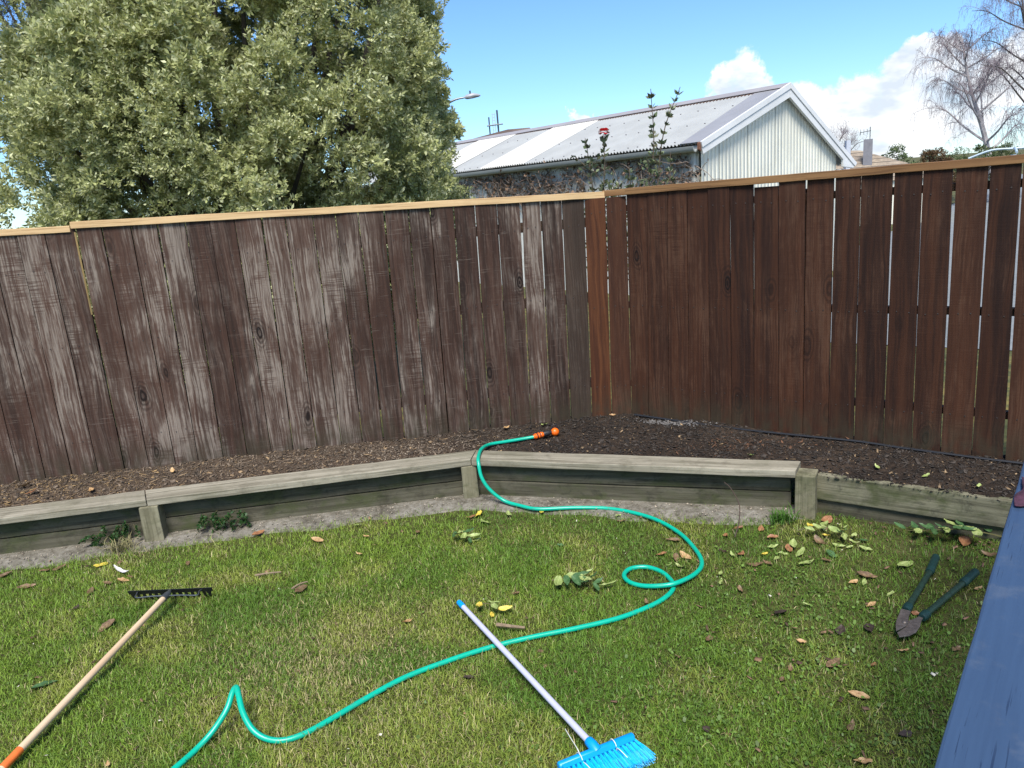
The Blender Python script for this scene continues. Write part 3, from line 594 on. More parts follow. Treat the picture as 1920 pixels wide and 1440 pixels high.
for f, tail in ((0.27, True), (0.72, False)):
    c0 = kl + kx * KW * f
    cm = MB().tube(ringcord(c0), .0015, 6)
    e = c0 + bdir * .022 + kup * .010
    cm.tube(spline([e, e + bdir * .02 + kup * .012, e + bdir * .05 + kup * .012 + kx * .006, e + bdir * .06 + kx * .012 + kup * .006]), .0013, 5)
    if tail: cm.tube(spline([c0 + kup * .022, c0 + kup * .03 - bdir * .02, np.array((0.100, 2.40, 0.06)), np.array((0.091, 2.465, 0.035))]), .0017, 6)
    cm.build('tie_cord', mat_cord, br, smooth=True)

# ------------------------------------------------------------------ loppers
mat_grip = plain('green_grip', (0.007, 0.034, 0.029), 0.5, 0, 0.2, 40)
mat_shaft = plain('dark_green_tube', (0.016, 0.040, 0.026), 0.5, 0.1, 0.4, 50)
mat_blade = plain('worn_blade', (0.16, 0.135, 0.115), 0.5, 0.5, 0.35, 45)
lp = thing('loppers', 'open pair of loppers with dark green handles lying beside the blue handrail', 'loppers', (1.61, 2.94, 0))
for (g0, g1, s1) in (((2.05, 3.49, .040), (1.943, 3.354, .038), (1.675, 3.054, .036)), ((2.146, 3.319, .040), (2.031, 3.23, .038), (1.713, 2.991, .034))):
    g0, g1, s1 = map(np.array, (g0, g1, s1)); d = (s1 - g0) / np.linalg.norm(s1 - g0)
    stick([g0 - d * .004, g0, g0 + (g1 - g0) * .5, g1 - d * .01, g1], [.012, .019, .0185, .0205, .017], 'grip', mat_grip, lp)
    stick([g1, (g1 + s1) / 2, s1 - d * .03], [.0135, .014, .0145], 'shaft', mat_shaft, lp)
    stick([s1 - d * .045, s1 - d * .04, s1 - d * .01, s1 + d * .006], [.015, .020, .021, .016], 'collar', mat_grip, lp)
for z, nm, pts in ((.030, 'cutting_blade', [(1.727, 3.000), (1.697, 2.968), (1.668, 2.926), (1.630, 2.886), (1.590, 2.866), (1.545, 2.862), (1.552, 2.893), (1.587, 2.916), (1.605, 2.926), (1.600, 2.955), (1.640, 2.972), (1.690, 2.992), (1.708, 3.008)]),
                   (.038, 'hook_blade', [(1.652, 3.058), (1.684, 3.032), (1.655, 2.996), (1.635, 2.960), (1.610, 2.928), (1.575, 2.908), (1.548, 2.895), (1.566, 2.935), (1.590, 2.975), (1.628, 3.024)])):
    MB().prism([(x, y, z) for x, y in pts], (0, 0, .006)).build(nm, mat_blade, lp, bevel=.0015)
MB().tube([(1.612, 2.948, .030), (1.612, 2.948, .047), (1.612, 2.948, .052)], [.012, .012, .007], 12).build('pivot_bolt', mat_blade, lp, smooth=True)

# ------------------------------------------------------------------ fallen leaves
def leaf_mesh(name, L, Wd, mat, curl=0.3, fold=0.25, seed=0, stalk=True):
    rg = random.Random(seed); n, mcols = 7, 5; vs = []
    for i in range(n):
        t = i / (n - 1); wd = Wd * math.sin(math.pi * min(1, t * .92 + .05)) ** .8 * (1.08 - .35 * t)
        for j in range(mcols):
            s = j / (mcols - 1) * 2 - 1
            x = (t - .5) * L; y = s * wd / 2
            z = curl * L * .35 * ((t - .5) * 2) ** 2 + fold * abs(s) * wd * .5 + .003 * math.sin(9 * t + rg.random() * 6) + rg.uniform(-.0012, .0012)
            y += .12 * L * (t - .5) ** 2 * (1 if seed % 2 else -1)
            vs.append((x, y, z))
    fs = [(i * mcols + j, (i + 1) * mcols + j, (i + 1) * mcols + j + 1, i * mcols + j + 1) for i in range(n - 1) for j in range(mcols - 1)]
    me = bpy.data.meshes.new(name); z0 = min(v[2] for v in vs)
    me.from_pydata([(a, b, c - z0) for a, b, c in vs], [], fs); me.update(); me.materials.append(mat)
    me.polygons.foreach_set('use_smooth', [True] * len(me.polygons)); return me
def deadleaf(name, a, b_, c):
    m, nt, b = new_mat(name); v, raw, r = objco(nt)
    col = RAMP(nt, NOISE(nt, v, 45, 5, .65), [(.32, a), (.5, b_), (.68, c)])
    col = MIX(nt, MATH(nt, 'MULTIPLY', r, .35), col, a)
    sp = nt.nodes.new('ShaderNodeSeparateXYZ'); nt.links.new(raw, sp.inputs[0])
    vein = MR(nt, MATH(nt, 'ABSOLUTE', sp.outputs[1]), .0018, .0004); col = MIX(nt, MATH(nt, 'MULTIPLY', vein, .5), col, c)
    link(nt, col, b.inputs['Base Color']); b.inputs['Roughness'].default_value = .55; BUMP(nt, b, NOISE(nt, v, 120, 3), .4, .002); return m
LM = {'b': deadleaf('brown_leaf', (.070, .042, .022), (.15, .092, .046), (.27, .175, .09)), 't': deadleaf('tan_leaf', (.24, .13, .05), (.40, .25, .11), (.55, .38, .19)),
      'o': deadleaf('rust_leaf', (.13, .055, .026), (.26, .115, .05), (.38, .20, .09)), 'y': deadleaf('yellow_leaf', (.42, .30, .03), (.60, .47, .06), (.70, .60, .16)),
      'p': deadleaf('pale_green_leaf', (.16, .22, .05), (.26, .32, .10), (.42, .46, .19)), 'g': deadleaf('green_leaf', (.025, .070, .018), (.045, .11, .030), (.09, .16, .06)), 'd': deadleaf('dark_leaf', (.022, .015, .011), (.045, .030, .021), (.085, .06, .043))}
WORD = {'b': 'brown', 't': 'tan', 'o': 'rusty orange', 'y': 'yellow', 'p': 'pale green', 'g': 'dark green', 'd': 'dark rotten'}
LEAVES = [('b', -2.16, 3.54, 0.12), ('g', -2.21, 3.07, 0.12), ('t', -1.65, 2.51, 0.04), ('o', -1.68, 4.53, 0.1), ('t', -1.27, 4.36, 0.1), ('b', -2.0, 4.19, 0.06), ('t', -0.97, 4.35, 0.07), ('t', -0.97, 4.12, 0.05), ('b', -1.22, 3.75, 0.11), ('t', -0.6, 3.35, 0.07), ('b', -2.88, 4.06, 0.11), ('b', -2.39, 4.02, 0.07), ('b', -2.45, 3.94, 0.08), ('y', -2.56, 4.28, 0.1), ('t', -2.31, 4.04, 0.08), ('b', -2.89, 4.26, 0.08), ('b', -2.81, 4.28, 0.09), ('b', -0.65, 4.35, 0.07), ('d', -2.44, 3.76, 0.06), ('p', -1.05, 4.53, 0.06), ('b', -3.12, 4.25, 0.09), ('y', 0.12, 4.51, 0.08), ('y', -0.28, 4.55, 0.1), ('o', -0.33, 4.52, 0.08), ('p', -0.09, 4.51, 0.1), ('p', -0.24, 4.42, 0.1), ('p', -0.29, 4.19, 0.08), ('o', 0.73, 3.81, 0.07), ('t', 0.85, 3.76, 0.11), ('b', 0.8, 3.76, 0.08), ('p', 0.75, 3.69, 0.06), ('p', 0.8, 3.66, 0.09), ('b', 0.83, 3.97, 0.09), ('p', 0.98, 3.55, 0.06), ('p', 0.96, 3.47, 0.06), ('b', 0.56, 3.34, 0.05), ('b', 1.03, 3.38, 0.06), ('o', 1.15, 3.75, 0.07), ('p', 1.1, 3.75, 0.06), ('o', 1.23, 4.05, 0.08), ('o', 1.13, 3.98, 0.06), ('o', 1.35, 4.03, 0.07), ('o', 1.38, 3.92, 0.07), ('y', 1.27, 3.73, 0.06), ('p', 1.34, 3.81, 0.08), ('g', 1.0, 4.38, 0.08), ('g', 1.38, 4.26, 0.08), ('y', -0.19, 3.35, 0.06), ('b', 0.77, 2.99, 0.07), ('b', 0.61, 2.88, 0.04), ('b', -0.07, 3.53, 0.05), ('g', 0.2, 4.03, 0.05), ('d', 0.61, 2.43, 0.05), ('d', -0.29, 2.87, 0.05), ('b', 0.59, 4.28, 0.06), ('p', 0.58, 4.36, 0.05), ('t', 1.57, 3.16, 0.07), ('p', 1.69, 3.23, 0.07), ('p', 1.63, 3.36, 0.07), ('b', 1.67, 3.42, 0.11), ('t', 1.58, 3.37, 0.06), ('p', 1.9, 3.49, 0.14), ('p', 1.29, 3.2, 0.05), ('t', 1.23, 2.55, 0.09), ('t', 1.09, 2.21, 0.07), ('b', 1.13, 2.39, 0.06), ('d', 1.29, 2.32, 0.06), ('b', 1.22, 2.75, 0.1), ('b', 1.04, 2.75, 0.05), ('b', 0.98, 2.68, 0.04), ('o', 1.37, 2.72, 0.04), ('b', 1.74, 2.78, 0.06), ('t', 1.53, 2.8, 0.06), ('d', 1.47, 2.97, 0.08), ('d', 1.35, 2.98, 0.08), ('d', 1.15, 3.15, 0.09), ('t', 1.15, 2.92, 0.05), ('o', 2.3, 3.67, 0.12), ('o', 1.74, 4.07, 0.11), ('y', 1.63, 4.02, 0.09), ('y', 1.66, 3.88, 0.05), ('p', 1.75, 3.87, 0.07), ('p', 1.68, 3.76, 0.08), ('p', 1.72, 3.73, 0.06), ('p', 1.79, 3.69, 0.09), ('g', 1.82, 3.79, 0.08), ('p', 1.45, 3.81, 0.13), ('p', 1.45, 3.71, 0.11), ('p', 1.44, 3.6, 0.11), ('p', 1.36, 3.72, 0.07), ('p', 1.31, 3.67, 0.07), ('b', 1.18, 3.62, 0.1), ('b', 1.25, 3.63, 0.07), ('b', 1.6, 3.82, 0.1), ('o', 1.41, 3.77, 0.08), ('b', 1.55, 3.61, 0.06), ('t', 2.1, 3.22, 0.05), ('o', 1.72, 3.06, 0.05), ('b', 2.34, 3.52, 0.09), ('p', 1.77, 3.78, 0.07), ('g', 1.6, 3.67, 0.08), ('p', 1.69, 3.98, 0.09)]
BEDLEAVES = [('t', -0.07, 5.49, 0.06), ('p', 0.22, 5.51, 0.06), ('t', 0.74, 5.56, 0.05), ('p', 2.06, 4.15, 0.05), ('p', 2.44, 3.80, 0.04), ('p', 2.26, 3.99, 0.05), ('p', 1.45, 4.52, 0.04), ('t', -3.43, 5.08, 0.11), ('t', -2.86, 4.87, 0.07), ('o', -3.28, 4.9, 0.07), ('t', -2.41, 5.1, 0.06), ('o', -1.95, 4.83, 0.04)]
MARKS = [(-1.9, 3.73, 'near the rake head'), (-2.1, 3.0, 'beside the rake handle'), (-2.7, 4.3, 'in front of the left bench'), (-1.5, 4.45, 'on the grass edge below the long bench'), (-0.2, 4.5, 'below the middle wall post'), (0.5, 4.2, 'where the hose crosses the lawn edge'),
         (0.78, 3.75, 'inside the curve of the hose'), (0.6, 3.3, 'next to the small hose loop'), (1.2, 3.85, 'on the lawn right of the hose curve'), (1.65, 3.98, 'at the foot of the right wall post'), (1.5, 3.68, 'in the leafy patch right of the hose'), (1.8, 3.75, 'in front of the mossy sleepers'),
         (2.3, 3.6, 'under the sprig by the mossy sleepers'), (1.75, 3.2, 'beside the lopper handles'), (1.5, 2.9, 'by the lopper blades'), (1.15, 3.1, 'on the bare patch left of the loppers'), (1.15, 2.65, 'on the lawn below the loppers'), (1.15, 2.3, 'at the foot of the blue handrail'), (0.6, 2.7, 'right of the broom handle'), (-0.3, 3.3, 'near the blue broom handle tip'), (-0.9, 4.2, 'on the open lawn behind the rake and broom'), (-0.8, 3.4, 'on the lawn between rake and broom'), (-1.55, 2.5, 'on the near lawn left of the kinked hose'), (-1.2, 3.8, 'on the lawn right of the rake head')]
lgrp = {}
for k, (c, x, y, s) in enumerate(LEAVES):
    wf = {'p': .42, 'g': .5, 'y': .5, 't': .48, 'b': .52, 'o': .62, 'd': .7}[c]
    cu = {'p': .35, 'g': .15, 'y': .3, 't': .35, 'b': .45, 'o': .45, 'd': .22}[c]
    me = leaf_mesh('fallen_leaf', s * .86, s * .86 * wf, LM[c], cu * random.uniform(.2, 1.1), random.uniform(.05, .5), k)
    o = bpy.data.objects.new('fallen_leaf', me); COL.objects.link(o)
    o.location = (x, y, lawn_z(np.array(x), np.array(y)) + (.013 if y < 4.35 else .017)); o.rotation_euler = (random.uniform(-.25, .25), random.uniform(-.2, .2), random.uniform(0, 6.28))
    mk = min(MARKS, key=lambda m_: (m_[0] - x) ** 2 + (m_[1] - y) ** 2)[2]
    size = 'large' if s >= .1 else 'small' if s <= .06 else 'mid-sized'
    lab = f'{size} {WORD[c]} fallen leaf {mk}'
    tag(o, lab, 'leaf', 'fallen leaves on the lawn'); lgrp.setdefault(lab, []).append(o)
for lab, os_ in lgrp.items():          # several alike in one spot: say which, by distance or by order across
    if len(os_) == 2:
        os_.sort(key=lambda o: o.location.y); os_[0]['label'] = lab + ', nearer one'; os_[1]['label'] = lab + ', farther one'
    elif len(os_) > 2:
        os_.sort(key=lambda o: o.location.x / o.location.y); nn_ = {3: ['leftmost', 'middle', 'rightmost'], 4: ['leftmost', 'second from left', 'third from left', 'rightmost'], 5: ['leftmost', 'second from left', 'middle', 'second from right', 'rightmost']}[len(os_)]
        for o, w_ in zip(os_, nn_): o['label'] = lab + ', ' + w_
for k, (c, x, y, s) in enumerate(BEDLEAVES):
    me = leaf_mesh('fallen_leaf', s, s * .55, LM[c], .5, .4, k + 200); o = bpy.data.objects.new('fallen_leaf', me); COL.objects.link(o)
    o.location = (x, y, float(bed_z(np.array(x), np.array(y))) + .014); o.rotation_euler = (random.uniform(-.3, .3), random.uniform(-.3, .3), random.uniform(0, 6.28))
    where = 'at the far left end of the garden bed' if x < -2.7 else 'on the bark behind the left bench' if x < -1 else 'on dark soil by the fence corner' if x < 1 else 'on dark soil under the right-hand fence'
    tag(o, f'{"large" if s >= .1 else "small" if s <= .05 else "mid-sized"} {WORD[c]} leaf {where}', 'leaf', 'leaves on the garden bed')

# leafy clippings
mat_stem = plain('green_brown_stem', (.10, .09, .03), .7)
def sprig(name, label, base, ang, n, L, ls, keys, seed, lift=.02, group=None):
    rg = random.Random(seed); r = thing(name, label, 'cutting', (base[0], base[1], 0), group)
    d = np.array([math.cos(ang), math.sin(ang), 0]); s = np.array([-d[1], d[0], 0]); b0 = np.array([base[0], base[1], .022])
    pts = [b0 + d * L * t + s * .10 * L * math.sin(3 * t) + np.array([0, 0, lift * math.sin(math.pi * min(1, t * 1.1)) + .006]) for t in np.linspace(0, 1, 8)]
    MB().tube(pts, np.linspace(.0035, .0015, 8), 5).build('stem', mat_stem, r, smooth=True)
    for i in range(n):
        t = .25 + .75 * i / (n - 1); p = np.array(pts[min(7, int(t * 7))])
        k = rg.choice(keys); ll = ls * rg.uniform(.75, 1.2)
        me = leaf_mesh('leaf', ll, ll * rg.uniform(.38, .52), LM[k], rg.uniform(.1, .45), rg.uniform(.1, .6), seed * 50 + i)
        for v in me.vertices: v.co.x += ll * .5
        o = bpy.data.objects.new('leaf', me); COL.objects.link(o)
        a = ang + (1 if i % 2 else -1) * rg.uniform(.4, 1.5)
        o.location = p + np.array([0, 0, .002]); o.rotation_euler = (rg.uniform(-.5, .5), rg.uniform(-.3, .15), a); put(o, r)
    return r
sprig('leafy_cutting', 'cut sprig of dark green leaves lying in the middle of the lawn', (0.12, 3.60), -.45, 14, .26, .085, 'gggp', 11, .025, 'leafy cuttings')
sprig('leafy_cutting', 'cut sprig with yellow-green leaves leaning on the mossy right-hand sleepers', (2.50, 3.66), 2.75, 17, .46, .095, 'ppggg', 12, .045, 'leafy cuttings')
sprig('leafy_cutting', 'small dark green sprig below the middle wall post', (-0.42, 4.25), -.7, 7, .12, .07, 'ggp', 13, .02, 'leafy cuttings')
sprig('leafy_cutting', 'small yellowish cutting beside the blue tip of the broom handle', (-0.26, 3.42), -.6, 4, .12, .07, 'ypp', 14, .015, 'leafy cuttings')
sprig('leafy_cutting', 'pale leafy cutting in the leaf scatter near the right wall post', (1.52, 3.93), -.5, 10, .28, .08, 'pppgg', 15, .03, 'leafy cuttings')
# sticks
mat_twig = plain('grey_twig', (.20, .145, .09), .85, 0, .3, 60)
for pts, r_, lab in (([(-1.522, 3.944, .024), (-1.45, 3.945, .03), (-1.38, 3.955, .026)], .007, 'short grey stick lying behind the rake'), ([(-1.268, 3.749, .024), (-1.235, 3.79, .028), (-1.198, 3.818, .024)], .006, 'short tan stick on the lawn right of the rake head'),
                  ([(-.165, 3.231, .026), (-.10, 3.20, .03), (-.034, 3.185, .026)], .010, 'thick brown stick beside the broom handle and hose')):
    p = [(a + random.uniform(-.002, .002), b, c) for a, b, c in spline(pts, 3)]
    tag(MB().tube(p, np.linspace(r_, r_ * .6, len(p)), 7).build('stick', mat_twig, smooth=True), lab, 'stick', 'sticks on the lawn')
tag(MB().tube(spline([(1.17, 3.93, .02), (1.205, 3.97, .09), (1.225, 4.03, .17), (1.20, 4.10, .24), (1.17, 4.13, .27)], 5), np.linspace(.004, .002, 21), 6).build('dry_weed_stalk', plain('dark_stem', (.05, .03, .02), .7), smooth=True), 'thin dark bare stem sticking up at the lawn edge right of the hose', 'weed')
# white torn scrap
me = leaf_mesh('scrap', .13, .026, plain('white_scrap', (.50, .49, .47), .5, 0, .05), .5, .5, 3); o = bpy.data.objects.new('plastic_scrap', me); COL.objects.link(o); o.location = (-2.36, 4.13, .025); o.rotation_euler = (.2, .1, -.5)
tag(o, 'torn white scrap lying on the grass in front of the left bench', 'scrap')

# ------------------------------------------------------------------ grass, clover, mulch (uncountable)
mat_grass = leafy('grass_blades', .30, .5)
def lawn_points(n, x0, x1, y0, y1):
    x = RNG.uniform(x0, x1, n); y = RNG.uniform(y0, y1, n); return x, y
def lawn_density(x, y):
    e = edge_y(x) - y
    d = np.clip((e + 0.035 + 0.09 * (vnoise(x * 7, y * 7) - .45)) / 0.07, 0, 1)
    bare = 1.0 - 0.80 * np.clip((fbm(x * 2.9 + 9, y * 2.9) - .50) / .08, 0, 1) * np.clip((x - .75) / .5, 0, 1)
    for cx, cy, r in ((1.44, 2.85, .17), (1.46, 2.66, .13), (1.17, 3.17, .15), (.62, 3.86, .13), (2.06, 3.74, .30), (1.85, 2.95, .20), (1.65, 3.5, .16), (1.75, 4.02, .22), (-2.50, 4.32, .16), (-.9, 2.96, .06), (2.3, 3.3, .2), (-1.6, 2.95, .05)):
        bare = bare * (1 - .78 * np.exp(-((x - cx) ** 2 + (y - cy) ** 2) / r ** 2))
    bare = bare * (1 - .5 * np.clip((fbm(x * 5.5, y * 5.5 + 40) - .6) / .08, 0, 1))
    side = np.where(x > 1.6, np.clip((wall_y(x) - y - .12) / .15, 0, 1), 1)
    return d * bare * side
def grass(n, seed):
    global RNG
    x, y = lawn_points(n, -4.6, 3.6, 1.3, 4.95)
    keep = RNG.random(n) < lawn_density(x, y); x, y = x[keep], y[keep]
    # thin out what lies far outside the view
    far = (np.abs(x + .3) > 1.3 + .62 * y); x, y = x[~far | (RNG.random(len(x)) < .35)], y[~far | (RNG.random(len(y)) < .35)] if False else (x, y)[1]
    n = min(len(x), len(y)); x, y = x[:n], y[:n]
    z = lawn_z(x, y)
    clump = fbm(x * 7, y * 7); tall = fbm(x * 1.6 + 3, y * 1.6)
    L = (0.019 + 0.032 * RNG.random(n) ** 1.6) * (0.70 + .6 * clump) * (.8 + .4 * tall)
    az = RNG.uniform(0, 6.283, n) + 0; lean = .45 + 1.15 * RNG.random(n)
    wd = RNG.uniform(.0009, .0019, n)
    dx, dy = np.cos(az), np.sin(az); face = az + np.pi / 2 + RNG.uniform(-.6, .6, n); sx, sy = np.cos(face) * wd, np.sin(face) * wd
    b = np.stack([x, y, z - .003], 1); side = np.stack([sx, sy, np.zeros(n)], 1)
    mh = L * .55; th = L
    mid = b + np.stack([dx * mh * np.sin(lean * .6), dy * mh * np.sin(lean * .6), mh * np.cos(lean * .6)], 1)
    tip = mid + np.stack([dx * (th - mh) * np.sin(lean * 1.25), dy * (th - mh) * np.sin(lean * 1.25), (th - mh) * np.cos(lean * 1.25)], 1)
    V = np.stack([b - side, b + side, mid - side * .85, mid + side * .85, tip], 1).reshape(-1, 3)
    # colour: fresh green, olive, straw, in patches
    g1 = np.array([.110, .212, .024]); g2 = np.array([.205, .310, .036]); g3 = np.array([.315, .350, .064]); g4 = np.array([.50, .43, .21])
    p = fbm(x * 1.1 + 20, y * 1.1); q = fbm(x * 3.3, y * 3.3 + 7)
    t = np.clip((p - .35) * 2.2 + RNG.normal(0, .28, n), 0, 1)[:, None]
    c = g1 * (1 - t) + g2 * t
    yel = np.clip((q - .47) * 4 + .9 * np.exp(-((x + 1.15) ** 2 + (y - 3.0) ** 2) / .5) - .25 + RNG.normal(0, .3, n), 0, 1)[:, None]
    c = c * (1 - yel * .75) + g3 * yel * .75
    dry = (RNG.random(n) < .02 + .12 * np.clip((q - .5) * 4, 0, 1) + .35 * np.exp(-((x + 1.0) ** 2 + (y - 3.05) ** 2) / .25) + .4 * np.exp(-((x + 2.45) ** 2 + (y - 4.45) ** 2) / .06))[:, None]
    c = np.where(dry, g4 * RNG.uniform(.6, 1.1, (n, 1)), c)
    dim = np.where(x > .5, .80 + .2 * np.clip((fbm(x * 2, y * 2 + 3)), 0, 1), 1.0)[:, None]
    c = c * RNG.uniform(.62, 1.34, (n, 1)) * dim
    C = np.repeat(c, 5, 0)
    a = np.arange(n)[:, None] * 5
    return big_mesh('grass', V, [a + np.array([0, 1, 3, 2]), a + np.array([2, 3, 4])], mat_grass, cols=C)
o = grass(760000, 1); o['kind'] = 'stuff'
# clover and other small round-leaved weeds, mostly at the right and near
mat_clover = leafy('clover_leaves', .25, .45)
n = 27000; x, y = lawn_points(n, -2.6, 3.0, 1.4, 4.4)
pr = np.clip((fbm(x * 2.1 + 60, y * 2.1) - .42) * 5, 0, 1) * np.clip((x + .3) / .8, .10, 1) * np.clip((4.0 - y) / .8, .15, 1) * np.clip(lawn_density(x, y) + .15, 0, 1)
k = RNG.random(n) < pr; x, y = x[k], y[k]; n = len(x); z = lawn_z(x, y) + RNG.uniform(.008, .022, n)
ang = RNG.uniform(0, 6.28, n); R_ = RNG.uniform(.0035, .0078, n); tx, ty = RNG.normal(0, .35, n), RNG.normal(0, .35, n)
vs = []
for i in range(6):
    a = ang + i * math.pi / 3; rx, ry = np.cos(a) * R_, np.sin(a) * R_
    vs.append(np.stack([x + rx, y + ry, z + rx * tx + ry * ty], 1))
V = np.stack(vs, 1).reshape(-1, 3); c = np.array([.10, .175, .034]) * RNG.uniform(.5, 1.5, (n, 1)) + np.array([.02, .012, .0]) * RNG.random((n, 1))
big_mesh('clover_ground_cover', V, [np.arange(n)[:, None] * 6 + np.arange(6)], mat_clover, cols=np.repeat(c, 6, 0))['kind'] = 'stuff'
def chips(name, x, y, z, Ls, asp, cols, mat, tilt=.5, thick=.35):
    """scatter of small box-like splinters"""
    n = len(x); yaw = RNG.uniform(0, 6.283, n); pit = RNG.normal(0, tilt, n)
    ax = np.stack([np.cos(yaw) * np.cos(pit), np.sin(yaw) * np.cos(pit), np.sin(pit)], 1); ay = np.stack([-np.sin(yaw), np.cos(yaw), RNG.normal(0, .4, n)], 1)
    ay /= np.linalg.norm(ay, axis=1)[:, None]; az = np.cross(ax, ay)
    h = Ls[:, None] / 2; wv_ = (Ls * asp)[:, None] / 2; c = np.stack([x, y, z], 1)
    tp = RNG.uniform(.4, .9, (n, 1))
    v = [c - ax * h - ay * wv_ * tp, c - ax * h * .9 + ay * wv_, c + ax * h + ay * wv_ * tp, c + ax * h * .85 - ay * wv_]
    up = az * wv_ * thick
    V = np.stack([q - up for q in v] + [q + up for q in v], 1).reshape(-1, 3)
    b = np.arange(n)[:, None] * 8
    F = [b + np.array(f) for f in ((3, 2, 1, 0), (4, 5, 6, 7), (0, 1, 5, 4), (1, 2, 6, 5), (2, 3, 7, 6), (3, 0, 4, 7))]
    o = big_mesh(name, V, F, mat, cols=np.repeat(cols, 8, 0)); o['kind'] = 'stuff'; return o
mat_chip = leafy('bark_chips', 0.0, .85)
def bed_points(n):
    x = RNG.uniform(-5.0, 3.3, n); y = RNG.uniform(2.7, 5.78, n); k = bed_in(x, y + .02) & (y < 5.74); x, y = x[k], y[k]
    return x, y, np.clip((0.1 - x + 1.6 * (fbm(x * 2, y * 2) - .5)) / 1.0, 0, 1)
def bed_cols(x, y, left, n):
    pat = fbm(x * 3.1 + 4, y * 5 + 2)[:, None]
    base = np.array([.030, .024, .019]) * (1 - left[:, None]) + np.array([.088, .067, .047]) * left[:, None] * (.45 + 1.1 * pat)
    c = base * RNG.uniform(.3, 1.9, (n, 1))
    tan = RNG.random(n) < .035 + .07 * left; c[tan] = np.array([.26, .18, .10]) * RNG.uniform(.4, 1.2, (tan.sum(), 1))
    red = RNG.random(n) < .25 * np.exp(-(((x - 1.5) / .5) ** 2 + ((y - 4.75) / .16) ** 2)); c[red] = np.array([.12, .06, .032]) * RNG.uniform(.5, 1.5, (red.sum(), 1))
    gold = RNG.random(n) < .22 * np.exp(-((x + 3.2) ** 2) / .4); c[gold] = np.array([.30, .20, .09]) * RNG.uniform(.4, 1.2, (gold.sum(), 1))
    return c
# fine crumbs, flakes, then stringy fibres
x, y, left = bed_points(150000); n = len(x); k = RNG.random(n) < .75; x, y, left = x[k], y[k], left[k]; n = len(x)
c = bed_cols(x, y, left, n); Ls = RNG.uniform(.004, .012, n)
pale = np.exp(-(((x + .80) / .45) ** 2 + ((y - 5.20) / .16) ** 2)) + .9 * np.exp(-(((x - 1.47) / .12) ** 2 + ((y - 4.42) / .05) ** 2)); pk = RNG.random(n) < .75 * pale; c[pk] = np.array([.34, .275, .20]) * RNG.uniform(.4, 1.25, (pk.sum(), 1))
chips('soil_crumbs', x, y, bed_z(x, y) + .002, Ls, RNG.uniform(.4, .9, n), c, mat_chip, .4)
x, y, left = bed_points(60000); n = len(x); k = RNG.random(n) < (.25 + .45 * fbm(x * 4, y * 4)); x, y, left = x[k], y[k], left[k]; n = len(x)
chips('bark_mulch', x, y, bed_z(x, y) + .005, .010 + .030 * RNG.random(n) ** 2.5, RNG.uniform(.2, .7, n), bed_cols(x, y, left, n) * 1.15, mat_chip, .35, .2)
x, y, left = bed_points(30000); n = len(x); k = RNG.random(n) < .12 + .5 * left * (fbm(x * 3 + 8, y * 3) > .47); x, y, left = x[k], y[k], left[k]; n = len(x)
chips('dry_fibre_litter', x, y, bed_z(x, y) + .008, .02 + .05 * RNG.random(n) ** 2, RNG.uniform(.035, .08, n), bed_cols(x, y, left, n) * 1.5, mat_chip, .22, .6)
# ashy patch in the corner
n = 300; x = RNG.normal(1.13, .11, n); y = RNG.normal(5.30, .03, n) - .55 * (x - 1.13); k = bed_in(x, y + .05); x, y = x[k], y[k]; n = len(x)
chips('ash_debris', x, y, bed_z(x, y) + .006, RNG.uniform(.006, .022, n), RNG.uniform(.4, .9, n), np.array([.15, .14, .13]) * RNG.uniform(.3, 1.2, (n, 1)), mat_chip, .2)
# litter on lawn: bark bits under the right sleepers, crumbs elsewhere
n = 5200; x = RNG.uniform(-3.4, 2.9, n); y = RNG.uniform(1.8, 4.75, n)
pr = .10 + .9 * np.exp(-((wall_y(x) - y - .16) / .13) ** 2) * (x > 1.65) + .5 * np.exp(-(((x + 2.5) / .5) ** 2 + ((y - 4.34) / .09) ** 2)) + .45 * np.exp(-(((x - 1.5) / .55) ** 2 + ((y - 3.0) / .6) ** 2))
k = (RNG.random(n) < pr) & (y < edge_y(x) + .02); x, y = x[k], y[k]; n = len(x)
c = np.array([.13, .075, .045]) * RNG.uniform(.25, 2.0, (n, 1)); wk = RNG.random(n) < .06; c[wk] = (.6, .56, .45)
chips('leaf_litter', x, y, lawn_z(x, y) + RNG.uniform(.004, .022, n), .007 + .026 * RNG.random(n) ** 2.5, RNG.uniform(.25, .8, n), c, mat_chip, .3, .12)
n = 900; x = RNG.uniform(-3.6, 1.6, n); t = RNG.random(n); y = edge_y(x) + (wall_y(x) - edge_y(x)) * t
chips('path_grit', x, y, .026 + 0 * x, RNG.uniform(.003, .011, n), RNG.uniform(.5, .9, n), np.array([.25, .21, .16]) * RNG.uniform(.3, 1.9, (n, 1)), mat_chip, .2)

